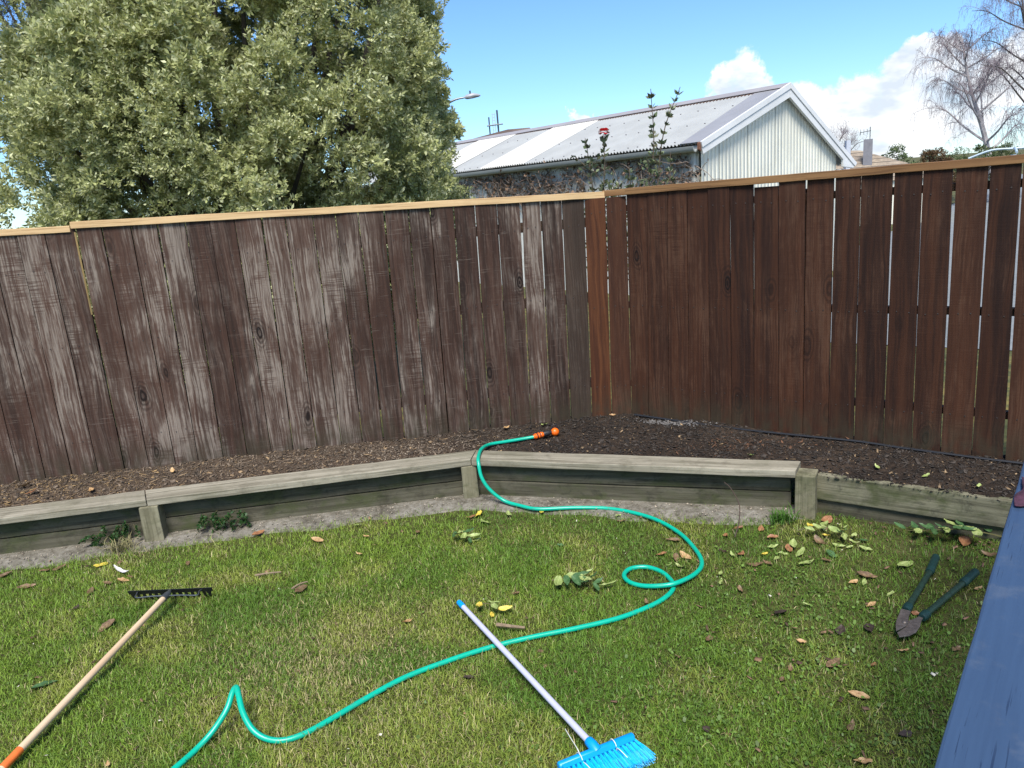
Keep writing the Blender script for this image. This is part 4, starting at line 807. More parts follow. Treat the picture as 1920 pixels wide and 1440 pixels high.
# weeds growing out of the wall
mat_weed = leafy('weed_leaves', .3)
def weed(label, x0, x1, y, n, seed):
    rg = np.random.default_rng(seed); r = thing('weed', label, 'weed', ((x0 + x1) / 2, y, 0), 'weeds growing from the wall'); st = MB(); Vs = []; Cs = []
    for s in range(22):
        bx = rg.uniform(x0, x1); z0 = rg.uniform(.03, .15); p0 = np.array([bx, y + .108 * (bx - (x0 + x1) / 2) + .01, z0]); d = np.array([rg.normal(0, .5), -1, rg.uniform(-.5, .7)]); d /= np.linalg.norm(d); L = rg.uniform(.04, .13)
        pts = [p0 + d * L * t + np.array([0, 0, -.05 * t * t]) for t in np.linspace(0, 1, 5)]; st.tube(pts, np.linspace(.0015, .0007, 5), 4)
        for q in range(n):
            t = rg.uniform(.25, 1); c = p0 + d * L * t + np.array([0, 0, -.05 * t * t]); ld = rg.normal(0, 1, 3); ld[2] *= .5; ld /= np.linalg.norm(ld); sd = np.cross(ld, rg.normal(0, 1, 3)); sd /= np.linalg.norm(sd); ll = rg.uniform(.010, .026)
            Vs += [c, c + ld * ll * .5 + sd * ll * .3, c + ld * ll, c + ld * ll * .5 - sd * ll * .3]; Cs += [np.array([.022, .062, .014]) * rg.uniform(.5, 1.7)] * 4
    st.build('stem', mat_stem, r)
    Vs = np.array(Vs); big_mesh('foliage', Vs, [np.arange(len(Vs) // 4)[:, None] * 4 + np.arange(4)], mat_weed, parent=r, cols=np.array(Cs))
weed('dark green ferny weed growing from the boards right of the left wall post', -2.08, -1.80, 4.655, 40, 4)
weed('dark green ferny weed growing from the boards left of the left wall post', -2.76, -2.46, 4.575, 40, 5)
# tufts of longer grass at the right wall post and by the left post
def tuft(label, x, y, n, h, seed, col, spread=.05):
    rg = np.random.default_rng(seed); Vs = []; Cs = []
    for i in range(n):
        b = np.array([x + rg.normal(0, spread), y + rg.normal(0, spread * .4), 0.0]); a = rg.uniform(0, 6.28); L = h * rg.uniform(.5, 1.1); d = np.array([math.cos(a), math.sin(a), 0]); s = np.array([-d[1], d[0], 0]) * .0022
        m = b + d * L * .3 + np.array([0, 0, L * .6]); t = b + d * L * .8 + np.array([0, 0, L * .75]); Vs += [b - s, b + s, m + s, m - s, m - s, m + s, t + s * .1, t - s * .1]; Cs += [np.array(col) * rg.uniform(.6, 1.3)] * 8
    Vs = np.array(Vs); o = big_mesh('grass_tuft', Vs, [np.arange(len(Vs) // 4)[:, None] * 4 + np.arange(4)], mat_grass, cols=np.array(Cs)); tag(o, label, 'grass tuft')
tuft('tuft of longer bright green grass left of the right wall post', 1.50, 4.10, 120, .10, 3, (.07, .17, .02), .045)
tuft('tuft of pale dry grass beside the left wall post', -2.52, 4.47, 110, .10, 6, (.30, .27, .13))
# black irrigation pipe along the right fence
tag(MB().tube(spline([(0.90, 5.53, .285), (1.269, 5.245, .275), (1.546, 5.035, .27), (1.872, 4.80, .272), (2.152, 4.60, .275), (2.343, 4.44, .27), (2.493, 4.31, .272), (2.68, 4.16, .27), (2.9, 3.99, .27), (3.3, 3.68, .27)], 6), .0085, 8).build('irrigation_pipe', mat_black, smooth=True), 'thin black irrigation pipe lying along the foot of the dark brown fence', 'pipe')

# ------------------------------------------------------------------ trees
mat_bark = plain('grey_brown_bark', (.06, .05, .04), .9, 0, .4, 12, .6)
def leaf_quads(P, A, Lf, Wd, cols, rg):
    """P base points, A unit directions; folded diamond leaves"""
    n = len(P); rnd = rg.normal(0, 1, (n, 3)); S = np.cross(A, rnd); S /= np.linalg.norm(S, axis=1)[:, None] + 1e-9; Nn = np.cross(A, S)
    m = P + A * (Lf * .5)[:, None]
    V = np.stack([P, m + S * Wd[:, None] / 2 + Nn * (Wd * .18)[:, None], P + A * Lf[:, None], m - S * Wd[:, None] / 2 + Nn * (Wd * .18)[:, None]], 1).reshape(-1, 3)
    return V, np.repeat(cols, 4, 0)
def unit(v): return v / (np.linalg.norm(v, axis=-1, keepdims=True) + 1e-9)
def leafy_tree(name, label, ctr, rad, nlobe, lobe_r, nshoot, nleaf, leafL, leafW, palette, seed, trunk_r=.10, group=None, sq=2.5, inner=True, mat=None, bias=None, trunk_pts=None, mixp=None):
    rg = np.random.default_rng(seed); ctr = np.array(ctr, float); rad = np.array(rad, float)
    r = thing(name, label, 'tree', (ctr[0], ctr[1], 0), group)
    d = unit(rg.normal(0, 1, (nlobe, 3)))
    k = (np.abs(d) ** sq).sum(1) ** (-1 / sq)            # superellipsoid, fuller shoulders than an egg
    d = d * k[:, None]; rr = rg.uniform(.66, 1.0, nlobe) ** .7
    if inner: rr[: nlobe // 6] = rg.uniform(.3, .68, nlobe // 6)
    L = ctr + d * rad * rr[:, None] * (1 - .12 * (vnoise(d[:, 0] * 3 + 9, d[:, 2] * 3 + 4)[:, None]))
    if bias is not None:
        back = (L - ctr) @ np.array(bias) > .35 * rad[0]; keep = ~back | (rg.random(nlobe) < .45) | (L[:, 2] > ctr[2] + .25 * rad[2]); L = L[keep]
    lr = lobe_r * rg.uniform(.7, 1.35, len(L))
    n = len(L) * nshoot; li = np.repeat(np.arange(len(L)), nshoot)
    outw = unit((L - ctr) / rad)[li]
    sd = unit(rg.normal(0, 1, (n, 3)) + outw * .75 + np.array([0, 0, .35]))
    sp = L[li] + sd * lr[li][:, None] * (rg.uniform(.35, 1.0, n) ** .6)[:, None] * np.array([1.1, 1.1, .82])
    ax = unit(sd * .7 + outw * .35 + np.array([0, 0, .45]) + rg.normal(0, .35, (n, 3)))
    sl_ = rg.uniform(.05, .11, n) * leafL / .05
    m = n * nleaf; si = np.repeat(np.arange(n), nleaf); j = np.tile(np.arange(nleaf), n)
    t = (j + .5) / nleaf; A = ax[si]; u1 = unit(np.cross(A, np.array([.3, .5, .8]))); u2 = np.cross(A, u1); a = j * 2.4 + rg.uniform(0, 6.28, n)[si]
    rad_ = u1 * np.cos(a)[:, None] + u2 * np.sin(a)[:, None]
    P = sp[si] + A * (sl_[si] * (t - .4))[:, None]; LA = unit(A * (.25 + .75 * t)[:, None] + rad_ * .85 + rg.normal(0, .18, (m, 3)))
    lsz = rg.uniform(.70, 1.12, len(L))[li][si]; Lf = leafL * lsz * rg.uniform(.6, 1.25, m); Wd = leafW * lsz * rg.uniform(.75, 1.3, m)
    pal = np.array(palette); w1 = np.clip(rg.normal(.5, .22, len(L))[li][si] + rg.normal(0, .16, m), 0, 1)[:, None]
    c = pal[0] * (1 - w1) + pal[1] * w1; hi = rg.random(m) < (mixp or .18); c[hi] = pal[2]; c = c * rg.uniform(.8, 1.2, (m, 1))
    V, Cc = leaf_quads(P, LA, Lf, Wd, c, rg)
    big_mesh('crown', V, [np.arange(m)[:, None] * 4 + np.arange(4)], mat or mat_treeleaf, parent=r, cols=Cc)
    tb = MB(); base = np.array([ctr[0], ctr[1], -.1]) if trunk_pts is None else np.array(trunk_pts[0], float); fork = np.array([ctr[0], ctr[1], ctr[2] - rad[2] * .55])
    tb.tube(spline([base, (base + fork) / 2 + np.array([.05, .03, 0]), fork], 4), np.linspace(trunk_r * 1.3, trunk_r, 9), 10)
    for q in L[:: max(1, len(L) // 60)]:
        md = (fork + q) / 2 + rg.normal(0, .08, 3) * rad[0] * .4 + np.array([0, 0, -.05 * rad[2]])
        tb.tube(spline([fork, md, q], 4), np.linspace(trunk_r * .5, trunk_r * .08, 9), 5)
    tb.build('trunk', mat_bark, r, smooth=True); return r
mat_treeleaf = leafy('tree_leaves', .30, .6)
leafy_tree('variegated_tree', 'big dense grey-green variegated tree standing behind the left fence', (-2.62, 8.50, 2.65), (2.30, 1.95, 2.70), 1150, .25, 56, 12, .052, .0215,
           [(.285, .310, .112), (.42, .442, .185), (.55, .565, .32)], 5, .13, bias=(-.28, .96, 0), mixp=.30, sq=2.25)
leafy_tree('dark_conifer', 'dark olive tree rising behind the top left of the big tree', (-6.35, 12.8, 5.2), (1.1, 1.1, 3.0), 70, .36, 50, 9, .06, .016, [(.030, .032, .018), (.06, .055, .03), (.10, .09, .05)], 8, .14)
leafy_tree('yellow_bush', 'yellow-green bush at the far left behind the pale cap rail', (-6.3, 9.8, 1.35), (.9, .8, .75), 40, .24, 40, 8, .06, .024, [(.14, .15, .03), (.26, .24, .05), (.42, .36, .08)], 9, .05)
leafy_tree('green_bush', 'far green bushy tree left of the brown bush on the skyline', (14.6, 28.5, 1.2), (1.15, .9, .95), 34, .26, 26, 7, .10, .045, [(.07, .11, .045), (.13, .17, .07), (.22, .26, .12)], 10, .08)
leafy_tree('brown_bush', 'far rounded reddish-brown bush on the skyline', (14.55, 26.3, 1.35), (.62, .6, .68), 26, .22, 40, 7, .07, .035, [(.085, .050, .024), (.13, .08, .035), (.17, .12, .05)], 12, .06)
leafy_tree('green_bush', 'far green bush below the birch just above the right-hand cap rail', (18.9, 31.0, 1.25), (1.6, .9, .85), 30, .26, 26, 7, .10, .045, [(.06, .09, .03), (.11, .14, .05), (.18, .2, .08)], 14, .08)
# bare trees
def bare_tree(name, label, base, top, r0, seed, nlimb, spread, twig_mat, trunk_mat, weep=.5, ntwig=9, minz=.25, tl=1.0, lean=None):
    rg = np.random.default_rng(seed); base, top = np.array(base, float), np.array(top, float); H = np.linalg.norm(top - base)
    r = thing(name, label, 'tree', tuple(base)); tb = MB(); cb = MB()
    side = np.array([.6, -.1, 0]) * H * .03
    tr = spline([base, base + (top - base) * .35 + side, base + (top - base) * .7 - side * .5, top], 6)
    tb.tube(tr, np.linspace(r0, r0 * .12, len(tr)), 8)
    for i in range(nlimb):
        t = minz + (1 - minz) * (i + rg.random()) / nlimb; p = tr[min(len(tr) - 1, int(t * (len(tr) - 1)))]
        a = i * 2.4 + rg.normal(0, .4); L = spread * (1.08 - .75 * t) * rg.uniform(.7, 1.15); d = np.array([math.cos(a), math.sin(a) * .8, rg.uniform(.35, .95)])
        pts = spline([p, p + d * L * .4, p + d * L * .75 + np.array([0, 0, .06 * L]), p + d * L * np.array([1.02, 1.02, .95])], 4)
        tb.tube(pts, np.linspace(r0 * .42 * (1.1 - .7 * t), r0 * .06, len(pts)), 5)
        for s in range(ntwig):
            q = pts[int(rg.uniform(.25, 1) * (len(pts) - 1))]; d2 = unit(d * .7 + rg.normal(0, .7, 3) + np.array([0, 0, .25])); L2 = L * rg.uniform(.25, .5)
            p2 = spline([q, q + d2 * L2 * .5 + np.array([0, 0, .02]), q + d2 * L2 + np.array([0, 0, -.25 * weep * L2])], 3); cb.tube(p2, np.linspace(r0 * .07, r0 * .028, len(p2)), 3, False)
            for u in range(6):
                qq = p2[int(rg.uniform(.2, 1) * (len(p2) - 1))]; d3 = unit(d2 * .4 + rg.normal(0, .7, 3)); L3 = tl * rg.uniform(.25, .7)
                p3 = [qq, qq + d3 * L3 * .4 + np.array([0, 0, -.1 * weep * L3]), qq + d3 * L3 * .65 + np.array([0, 0, -.55 * weep * L3]), qq + d3 * L3 * .75 + np.array([0, 0, -1.0 * weep * L3])]
                cb.tube(p3, [r0 * .032, r0 * .027, r0 * .023, r0 * .018], 3, False)
                for u2 in range(3):
                    q4 = p3[rg.integers(1, 4)]; d4 = unit(rg.normal(0, .6, 3)); L4 = tl * rg.uniform(.12, .35)
                    cb.tube([q4, q4 + d4 * L4 * .5 + np.array([0, 0, -.3 * weep * L4]), q4 + d4 * L4 * .6 + np.array([0, 0, -weep * L4])], [r0 * .024, r0 * .02, r0 * .016], 3, False)
    tb.build('trunk', trunk_mat, r, smooth=True); cb.build('crown', twig_mat, r)
    return r
mat_birch = plain('birch_bark', (.36, .33, .32), .8, 0, .35, 4)
mat_twigs = plain('purple_brown_twig', (.21, .17, .18), .8, 0, .3, 5)
bare_tree('birch_tree', 'bare weeping birch with a pale trunk standing behind the right fence', (20.45, 32.2, 0), (19.15, 33.0, 6.5), .15, 21, 20, 3.1, mat_twigs, mat_birch, .75, 12, .30, 1.0)
bare_tree('bare_tree', 'larger bare tree reaching in from the right edge behind the birch', (22.3, 30.9, 0), (20.7, 32.1, 8.4), .14, 22, 22, 3.6, mat_twigs, mat_bark, .8, 10, .25, 1.1)
bare_tree('bare_tree', 'small distant leafless tree behind the chimneys of the tiled house', (15.6, 36.0, 0.2), (15.5, 36.0, 3.1), .10, 23, 13, 1.9, mat_twigs, mat_bark, -.5, 6, .3, .8)

# ------------------------------------------------------------------ garage with corrugated roof
A0 = np.array([3.254, 12.586, 0.0]); dq = np.array([-.59579, .80314, 0]); gp = np.array([.80314, .59579, 0])
def H3(p, q, z): return A0 + gp * p + dq * q + np.array([0, 0, z])
gar = thing('garage', 'pale ribbed garage with grey corrugated iron roof behind the fences', 'garage', tuple(H3(2.2, 4, 0)))
QE = 12.6; RZ, EZ, RP = 3.345, 2.455, 2.34
def iron(name, c, rough=.45):
    m, nt, b = new_mat(name); v, raw, r = objco(nt, False)
    st = NOISE(nt, v, 1.6, 5, .6); f = NOISE(nt, v, 14, 5, .65)
    col = MIX(nt, MR(nt, st, .35, .65), tuple(x * .93 for x in c), tuple(min(1, x * 1.05) for x in c)); col = MIX(nt, MATH(nt, 'MULTIPLY', MR(nt, f, .5, .7), .16), col, tuple(x * .65 for x in c))
    link(nt, col, b.inputs['Base Color']); b.inputs['Roughness'].default_value = rough; b.inputs['Specular IOR Level'].default_value = .2; return m
mat_iron = iron('grey_roof_iron', (.325, .335, .325), .5)
mat_iron.node_tree.nodes['Principled BSDF'].inputs['Metallic'].default_value = .0; mat_clear = iron('white_roof_sheet', (.52, .51, .47), .5); mat_flash = iron('grey_flashing', (.26, .258, .26), .4)
mat_wall = iron('pale_cladding', (.74, .72, .60), .5); mat_white = iron('white_barge', (.62, .62, .60), .4); mat_gut = iron('grey_gutter', (.34, .36, .345), .45)
mat_oldw = timber('peeling_white_board', (.58, .59, .54), (.72, .72, .66), (.36, .35, .31), 2, .15, .8, 25, .2, .2)
mat_rust = plain('rust', (.16, .07, .04), .9, 0, .5, 9); mat_darkw = plain('dark_window', (.012, .012, .014), .12, 0, .2, 3)
def corr(q0, q1, p0, z0, p1, z1, name, mat, lift=0.0, amp=.017, pitch=.0762, rows=3):
    q = np.arange(q0, q1 + .001, pitch / 8); rows_ = np.linspace(0, 1, rows); nrm = np.array([-(z1 - z0), 0, (p1 - p0)]); nrm /= np.linalg.norm(nrm)
    if nrm[2] < 0: nrm = -nrm
    V = []
    for t in rows_:
        h = amp * np.cos(q / pitch * 2 * math.pi) + lift
        V.append(np.stack([H3(p0 + (p1 - p0) * t + nrm[0] * hh, qq, z0 + (z1 - z0) * t + nrm[2] * hh) for qq, hh in zip(q, h)]))
    V = np.concatenate(V); nq = len(q); i, j = np.meshgrid(np.arange(rows - 1), np.arange(nq - 1), indexing='ij'); a = (i * nq + j).ravel()
    return big_mesh(name, V, [np.stack([a, a + 1, a + nq + 1, a + nq], 1)], mat, gar, smooth=True)
corr(-.02, QE, -.05, EZ + .005, RP, RZ, 'roof', mat_iron)
corr(-.02, QE, RP, RZ, 4.50, 1.93, 'roof', mat_iron)
for a, b in ((4.36, 5.88), (7.25, 8.86)):
    o = corr(a, b, -.062, EZ + .009, RP - .02, RZ, 'roof_sheet', mat_clear, .006); o['label'] = 'translucent white roofing sheet'
def hbox(mb, p0, p1, q0, q1, z0, z1): mb.box(H3((p0 + p1) / 2, (q0 + q1) / 2, (z0 + z1) / 2), gp * (p1 - p0) / 2, dq * (q1 - q0) / 2, np.array([0, 0, (z1 - z0) / 2])); return mb
# flat flashing by the verge, ridge cap, screws
sl_n = np.array([-(RZ - EZ), 0, RP]); sl_n /= np.linalg.norm(sl_n)
def slope_pt(t, q, h=0): return H3(RP * t - .05 * (1 - t) + sl_n[0] * h, q, EZ + .005 + (RZ - EZ - .005) * t + sl_n[2] * h)
f = MB(); f.prism([slope_pt(.0, -.03, .012), slope_pt(1, -.03, .012), slope_pt(1, .50, .012), slope_pt(0, .36, .012)], sl_n[0] * gp * .004 + np.array([0, 0, .004])); f.build('verge_flashing', mat_flash, gar)
rc = MB(); 
for s, (pp, zz) in ((0, (RP - .24, RZ - .085)), (1, (RP + .22, RZ - .14))):
    rc.prism([H3(RP, -.05, RZ + .028), H3(pp, -.05, zz + .028), H3(pp, QE, zz + .028), H3(RP, QE, RZ + .028)], (0, 0, .006))
rc.build('ridge_cap', iron('ridge_iron', (.30, .28, .27)), gar)
ru = MB()
for q in np.arange(.5, QE, .0762): ru.box(H3(RP - .25, q, RZ - .082), gp * .012, dq * .030, np.array([0, 0, .006]))
ru.build('ridge_edge_rust', mat_rust, gar)
sc_ = MB()
for t in (.04, .36, .68):
    for q in np.arange(.5, QE, .38 if t > .1 else .28):
        c = slope_pt(t + random.uniform(-.01, .01), round(q / .0762) * .0762, .015); sc_.tube([c - np.array([0, 0, .006]), c + np.array([0, 0, .010])], .013, 6)
sc_.build('roof_screws', plain('screw_heads', (.07, .06, .07), .6), gar)
# gable wall: ribbed sheet clipped to the roof line
qg = .06; rib = .097; prof = []
p = .10
while p < 4.04:
    for dp, h in ((0.001, 0), (.074, 0), (.080, -.030), (.088, -.030), (.0955, 0)):
        if p + dp < 4.06: prof.append((p + dp, h))
    p += rib
prof.append((4.06, 0))
def roof_z(p): return (EZ + (RZ - EZ) * p / RP) if p < RP else RZ + (1.93 - RZ) * (p - RP) / (4.5 - RP)
V = []; 
for p, h in prof: V += [H3(p, qg - h, -.1), H3(p, qg - h, roof_z(p) - .06)]
nn = len(prof); F = np.array([(2 * i, 2 * i + 2, 2 * i + 3, 2 * i + 1) for i in range(nn - 1)])
big_mesh('gable_wall', V, [F], mat_wall, gar)
# sheet joints
jm = MB()
for p in (.56, 1.32, 2.10, 2.88, 3.52): hbox(jm, p - .003, p + .003, qg - .004, qg + .006, -.1, roof_z(p) - .07)
jm.build('sheet_joint', plain('joint', (.22, .24, .22), .7), gar)
# barge boards: outer capping and lower board on both slopes
def barge(pts, q0, q1, name, mat): MB().prism([H3(p, q0, z) for p, z in pts], dq * (q1 - q0)).build(name, mat, gar, bevel=.004)
barge([(-.03, 2.385), (RP, 3.275), (RP, 3.375), (-.06, 2.475)], -.085, -.045, 'barge_cap', mat_white)
barge([(.0, 2.285), (RP, 3.135), (RP, 3.270), (-.03, 2.380)], -.07, -.02, 'barge_board', mat_white)
barge([(RP + .004, 3.275), (4.50, 1.885), (4.56, 1.945), (RP + .004, 3.375)], -.085, -.045, 'barge_cap', mat_white)
barge([(RP + .004, 3.135), (4.09, 2.03), (4.10, 1.90), (4.44, 1.86), (4.495, 1.885), (RP + .004, 3.270)], -.07, -.02, 'barge_board', mat_white)
MB().prism([H3(-.085, -.06, 2.36), H3(-.035, -.06, 2.33), H3(-.03, -.06, 2.475), H3(-.085, -.06, 2.46)], dq * .04).build('barge_end', mat_rust, gar)
# side wall, gutter, fascia, post, window
sw = MB(); zt = 2.34
for q in np.arange(.12, QE, .20):
    if not (6.50 < q + .1 < 7.75): hbox(sw, .085, .105, q + .004, q + .197, -.1, zt)
    else: hbox(sw, .085, .105, q + .004, q + .197, 2.13, zt); hbox(sw, .085, .105, q + .004, q + .197, -.1, 1.3)
hbox(sw, .11, .13, .12, QE, -.1, zt); sw.build('side_wall', mat_oldw, gar)
hbox(MB(), .098, .109, 6.55, 7.70, 1.3, 2.13).build('window', mat_darkw, gar)
wf = MB(); hbox(wf, .060, .084, 6.48, 6.55, 1.25, 2.17); hbox(wf, .060, .084, 7.70, 7.77, 1.25, 2.17); hbox(wf, .060, .084, 6.55, 7.70, 2.12, 2.17); wf.build('window_frame', mat_oldw, gar)
hbox(MB(), .03, .083, .14, .235, -.1, 2.36).build('corner_post', mat_oldw, gar)
hbox(MB(), -.01, .03, .0, QE, 2.345, 2.43).build('soffit', plain('dark_soffit', (.05, .035, .03), .9, 0, .4, 6), gar)
gu = MB(); prof = [(.03, .0), (.025, -.05), (.0, -.085), (-.045, -.10), (-.085, -.085), (-.105, -.05), (-.112, -.005), (-.10, -.005), (-.095, -.045), (-.045, -.085), (.015, -.05), (.02, 0)]
vs = [H3(pp - .03, q, EZ - .03 + zz) for q in (.02, 3.2, 6.4, QE) for pp, zz in prof]; k = len(prof)
gu.add(vs, [(i * k + j, i * k + (j + 1) % k, (i + 1) * k + (j + 1) % k, (i + 1) * k + j) for i in range(3) for j in range(k)] + [tuple(range(k))])
gu.build('gutter', mat_gut, gar, smooth=True)
hbox(MB(), 4.10, 4.26, .0, .10, 1.80, 1.86).build('eave_bracket', mat_white, gar)
# dead creeper on the side wall
mat_vine = plain('dead_vine', (.20, .155, .12), .9, 0, .5, 7); mat_vleaf = leafy('dead_vine_leaves', .1, .8)
vb = MB(); rg = np.random.default_rng(31); Vl = []; Cl = []
zones = [(2.7, 5.6, 1.75, 2.24, 190), (.25, 1.4, 1.5, 2.30, 95), (5.2, 7.2, 2.08, 2.30, 70), (1.4, 2.8, 2.12, 2.33, 40), (-.02, .2, 1.6, 2.3, 14)]
for q0, q1, z0, z1, n_ in zones:
    for i in range(n_):
        p = np.array([rg.uniform(-.04, .06), rg.uniform(q0, q1), rg.uniform(z0, z1)]); pts = [p.copy()]; d = rg.normal(0, 1, 3) * np.array([.15, 1, .55])
        for s in range(6):
            d = d * .8 + rg.normal(0, .6, 3) * np.array([.2, 1, .8]) + np.array([0, 0, -.05]); p = p + d * .07; p[0] = min(.07, max(-.07, p[0])); p[2] = min(p[2], 2.36); pts.append(p.copy())
        vb.tube([H3(*q) for q in spline(pts, 2)], rg.choice([.005, .007, .011], p=[.5, .35, .15]), 4, False)
        for s in range(4):
            c = H3(*(pts[rg.integers(0, 7)] + rg.normal(0, .04, 3))); u_, v_ = unit(rg.normal(0, 1, 3)), unit(rg.normal(0, 1, 3)); ll = rg.uniform(.02, .06)
            Vl += [c, c + u_ * ll, c + (u_ + v_) * ll, c + v_ * ll]; Cl += [np.array(random.choice([(.14, .085, .05), (.20, .13, .085), (.09, .06, .045)])) * rg.uniform(.6, 1.5)] * 4
vine = thing('dead_creeper', 'tangled brown dead creeper hanging on the side wall of the garage', 'creeper', tuple(H3(.05, 3.5, 0)))
vb.build('stems', mat_vine, vine); Vl = np.array(Vl); big_mesh('dry_leaves', Vl, [np.arange(len(Vl) // 4)[:, None] * 4 + np.arange(4)], mat_vleaf, vine, cols=np.array(Cl))

# shrubs with tall bare stems between fence and garage
mat_shrub = leafy('shrub_leaves', .2, .3)
def stem_shrub(label, stems, seed, flower=None, dens=1.0, group='tall shrubs behind the fence corner'):
    rg = np.random.default_rng(seed); b = stems[0][0]; r = thing('tall_shrub', label, 'shrub', (b[0], b[1], 0), group); sb = MB(); P = []; A = []
    for st in stems:
        pts = spline(st, 6); sb.tube(pts, np.linspace(.009, .003, len(pts)), 6)
        L = len(pts)
        for i in range(int(110 * dens)):
            t = rg.random() ** (1.25); k = min(L - 2, int(t * (L - 1))); p = pts[k]; a = unit(pts[k + 1] - pts[k]); d = unit(rg.normal(0, 1, 3)); d = unit(d - a * (d @ a) + a * rg.uniform(.4, 1.2)); P.append(p + d * .004); A.append(d)
        for i in range(7):
            k = int(rg.uniform(.25, .75) * (L - 1)); p = pts[k]; d = unit(rg.normal(0, .6, 3) * np.array([1, .8, .4]) + np.array([0, 0, .9])); ll = rg.uniform(.08, .22) ; q = p + d * ll; sb.tube([p, (p + q) / 2 + rg.normal(0, .01, 3), q], [.004, .003, .002], 4)
            for s in range(5): e = unit(d * .6 + rg.normal(0, .7, 3)); P.append(p + (q - p) * rg.uniform(.3, 1)); A.append(e)
        for i in range(int(120 * dens)):   # leafier towards the base
            p = pts[int(rg.uniform(.0, .45) * (L - 1))] + rg.normal(0, 1, 3) * np.array([.10, .07, .06]); P.append(p); A.append(unit(rg.normal(0, 1, 3) + np.array([0, 0, .6])))
    P, A = np.array(P), np.array(A); n = len(P); c = np.array([.095, .125, .062]) * rg.uniform(.5, 2.0, (n, 1)) + np.array([.03, .0, .004]) * rg.random((n, 1))
    V, Cc = leaf_quads(P, A, rg.uniform(.036, .070, n), rg.uniform(.018, .034, n), c, rg); big_mesh('foliage', V, [np.arange(n)[:, None] * 4 + np.arange(4)], mat_shrub, r, cols=Cc)
    sb.build('stems', plain('shrub_stem', (.10, .075, .05), .8), r, smooth=True)
    if flower is not None:
        Vp = []; f0 = np.array(flower)
        for i in range(26):
            a = i * 2.4; rr = .012 + .045 * (i / 26) ** .6; o_ = np.array([math.cos(a), math.sin(a), 1.2 - 1.9 * i / 26]); o_ = unit(o_); s = unit(np.cross(o_, (0.1, .2, 1))); c = f0 + o_ * rr * .5
            Vp += [c - s * .014, c + s * .014, c + o_ * .026 + s * .019, c + o_ * .026 - s * .019]
        Vp = np.array(Vp); big_mesh('flower', Vp, [np.arange(26)[:, None] * 4 + np.arange(4)], plain('red_petal', (.62, .035, .05), .5, 0, .2, 40), r)
stem_shrub('tall shrub with a single red flower behind the fence corner', [[(.97, 7.14, 1.2), (.96, 7.13, 1.75), (.985, 7.12, 2.15), (.99, 7.13, 2.40)], [(.93, 7.2, 1.2), (.90, 7.17, 1.7), (.86, 7.16, 2.1), (.835, 7.15, 2.38)], [(1.0, 7.1, 1.2), (1.03, 7.1, 1.7), (1.06, 7.1, 2.1)], [(1.05, 7.2, 1.2), (1.10, 7.2, 1.7), (1.12, 7.2, 1.98)]], 41, (.995, 7.12, 2.425))
stem_shrub('tallest leggy shrub reaching above the garage roof', [[(1.33, 7.09, 1.2), (1.35, 7.08, 1.8), (1.42, 7.06, 2.25), (1.41, 7.06, 2.74)], [(1.40, 7.05, 1.2), (1.43, 7.05, 1.8), (1.50, 7.03, 2.35), (1.655, 7.01, 2.73)], [(1.25, 7.1, 1.2), (1.22, 7.1, 1.7), (1.20, 7.1, 2.12)], [(1.5, 7.1, 1.2), (1.55, 7.1, 1.7), (1.575, 7.1, 2.2)], [(1.3, 7.2, 1.2), (1.28, 7.2, 1.6), (1.30, 7.2, 1.9)]], 42, None, 1.35)

# ------------------------------------------------------------------ things beyond
tile = thing('tiled_house', 'far house with brown tiled hip roof and two grey chimneys', 'house', (12.5, 26.5, 0))
mt, ntt, bt = new_mat('brown_tiles'); tcv = ntt.nodes.new('ShaderNodeTexCoord').outputs['Object']
spz = ntt.nodes.new('ShaderNodeSeparateXYZ'); ntt.links.new(tcv, spz.inputs[0])
row = MATH(ntt, 'FRACT', MATH(ntt, 'MULTIPLY', spz.outputs[2], 8.5)); tcol = RAMP(ntt, NOISE(ntt, tcv, 9, 4), [(.35, (.21, .165, .115)), (.65, (.32, .26, .19))])
link(ntt, MIX(ntt, MR(ntt, row, .72, .95), tcol, (.06, .05, .04)), bt.inputs['Base Color']); bt.inputs['Roughness'].default_value = .85
rf = MB(); e0, e1, e2, e3 = np.array((9.6, 25.4, 1.3)), np.array((13.9, 23.9, 1.3)), np.array((15.8, 27.6, 1.3)), np.array((11.5, 30, 1.3))
rf.add([e0, e1, e2, e3, (11.0, 27.2, 2.40), (12.3, 26.7, 2.30)], [(0, 1, 5, 4), (1, 2, 5), (2, 3, 4, 5), (3, 0, 4)]); rf.build('roof', mt, tile)
def rotbox(mb, c, w_, d_, h, ang): 
    x = np.array([math.cos(ang), math.sin(ang), 0]); y = np.array([-x[1], x[0], 0]); return mb.box(np.array(c), x * w_ / 2, y * d_ / 2, np.array([0, 0, h / 2]))
wl = MB(); wl.add([(*e[:2], z) for z in (-.05, 1.29) for e in (e0 * .98 + e2 * .02, e1 * .98 + e3 * .02, e2 * .98 + e0 * .02, e3 * .98 + e1 * .02)], [(0, 1, 5, 4), (1, 2, 6, 5), (2, 3, 7, 6), (3, 0, 4, 7)]); wl.build('wall', mat_wall, tile)
mat_chim = plain('grey_render', (.19, .19, .205), .9, 0, .12, 8); ch = rotbox(MB(), (12.13, 25.79, 1.62), .27, .27, 2.0, -.45)
o = ch.build('chimney', mat_chim, tile); 
ant = MB(); ant.tube([(12.18, 25.78, 2.6), (12.18, 25.78, 3.0)], .012, 5); ant.tube([(11.90, 25.9, 2.84), (12.2, 25.77, 2.88)], .010, 5)
for t in (0, .35, .7): ant.tube([(11.92 + .26 * t, 25.89 - .1 * t, 2.76), (11.92 + .26 * t, 25.89 - .1 * t, 2.94)], .007, 4)
ant.build('antenna', mat_steel, o)
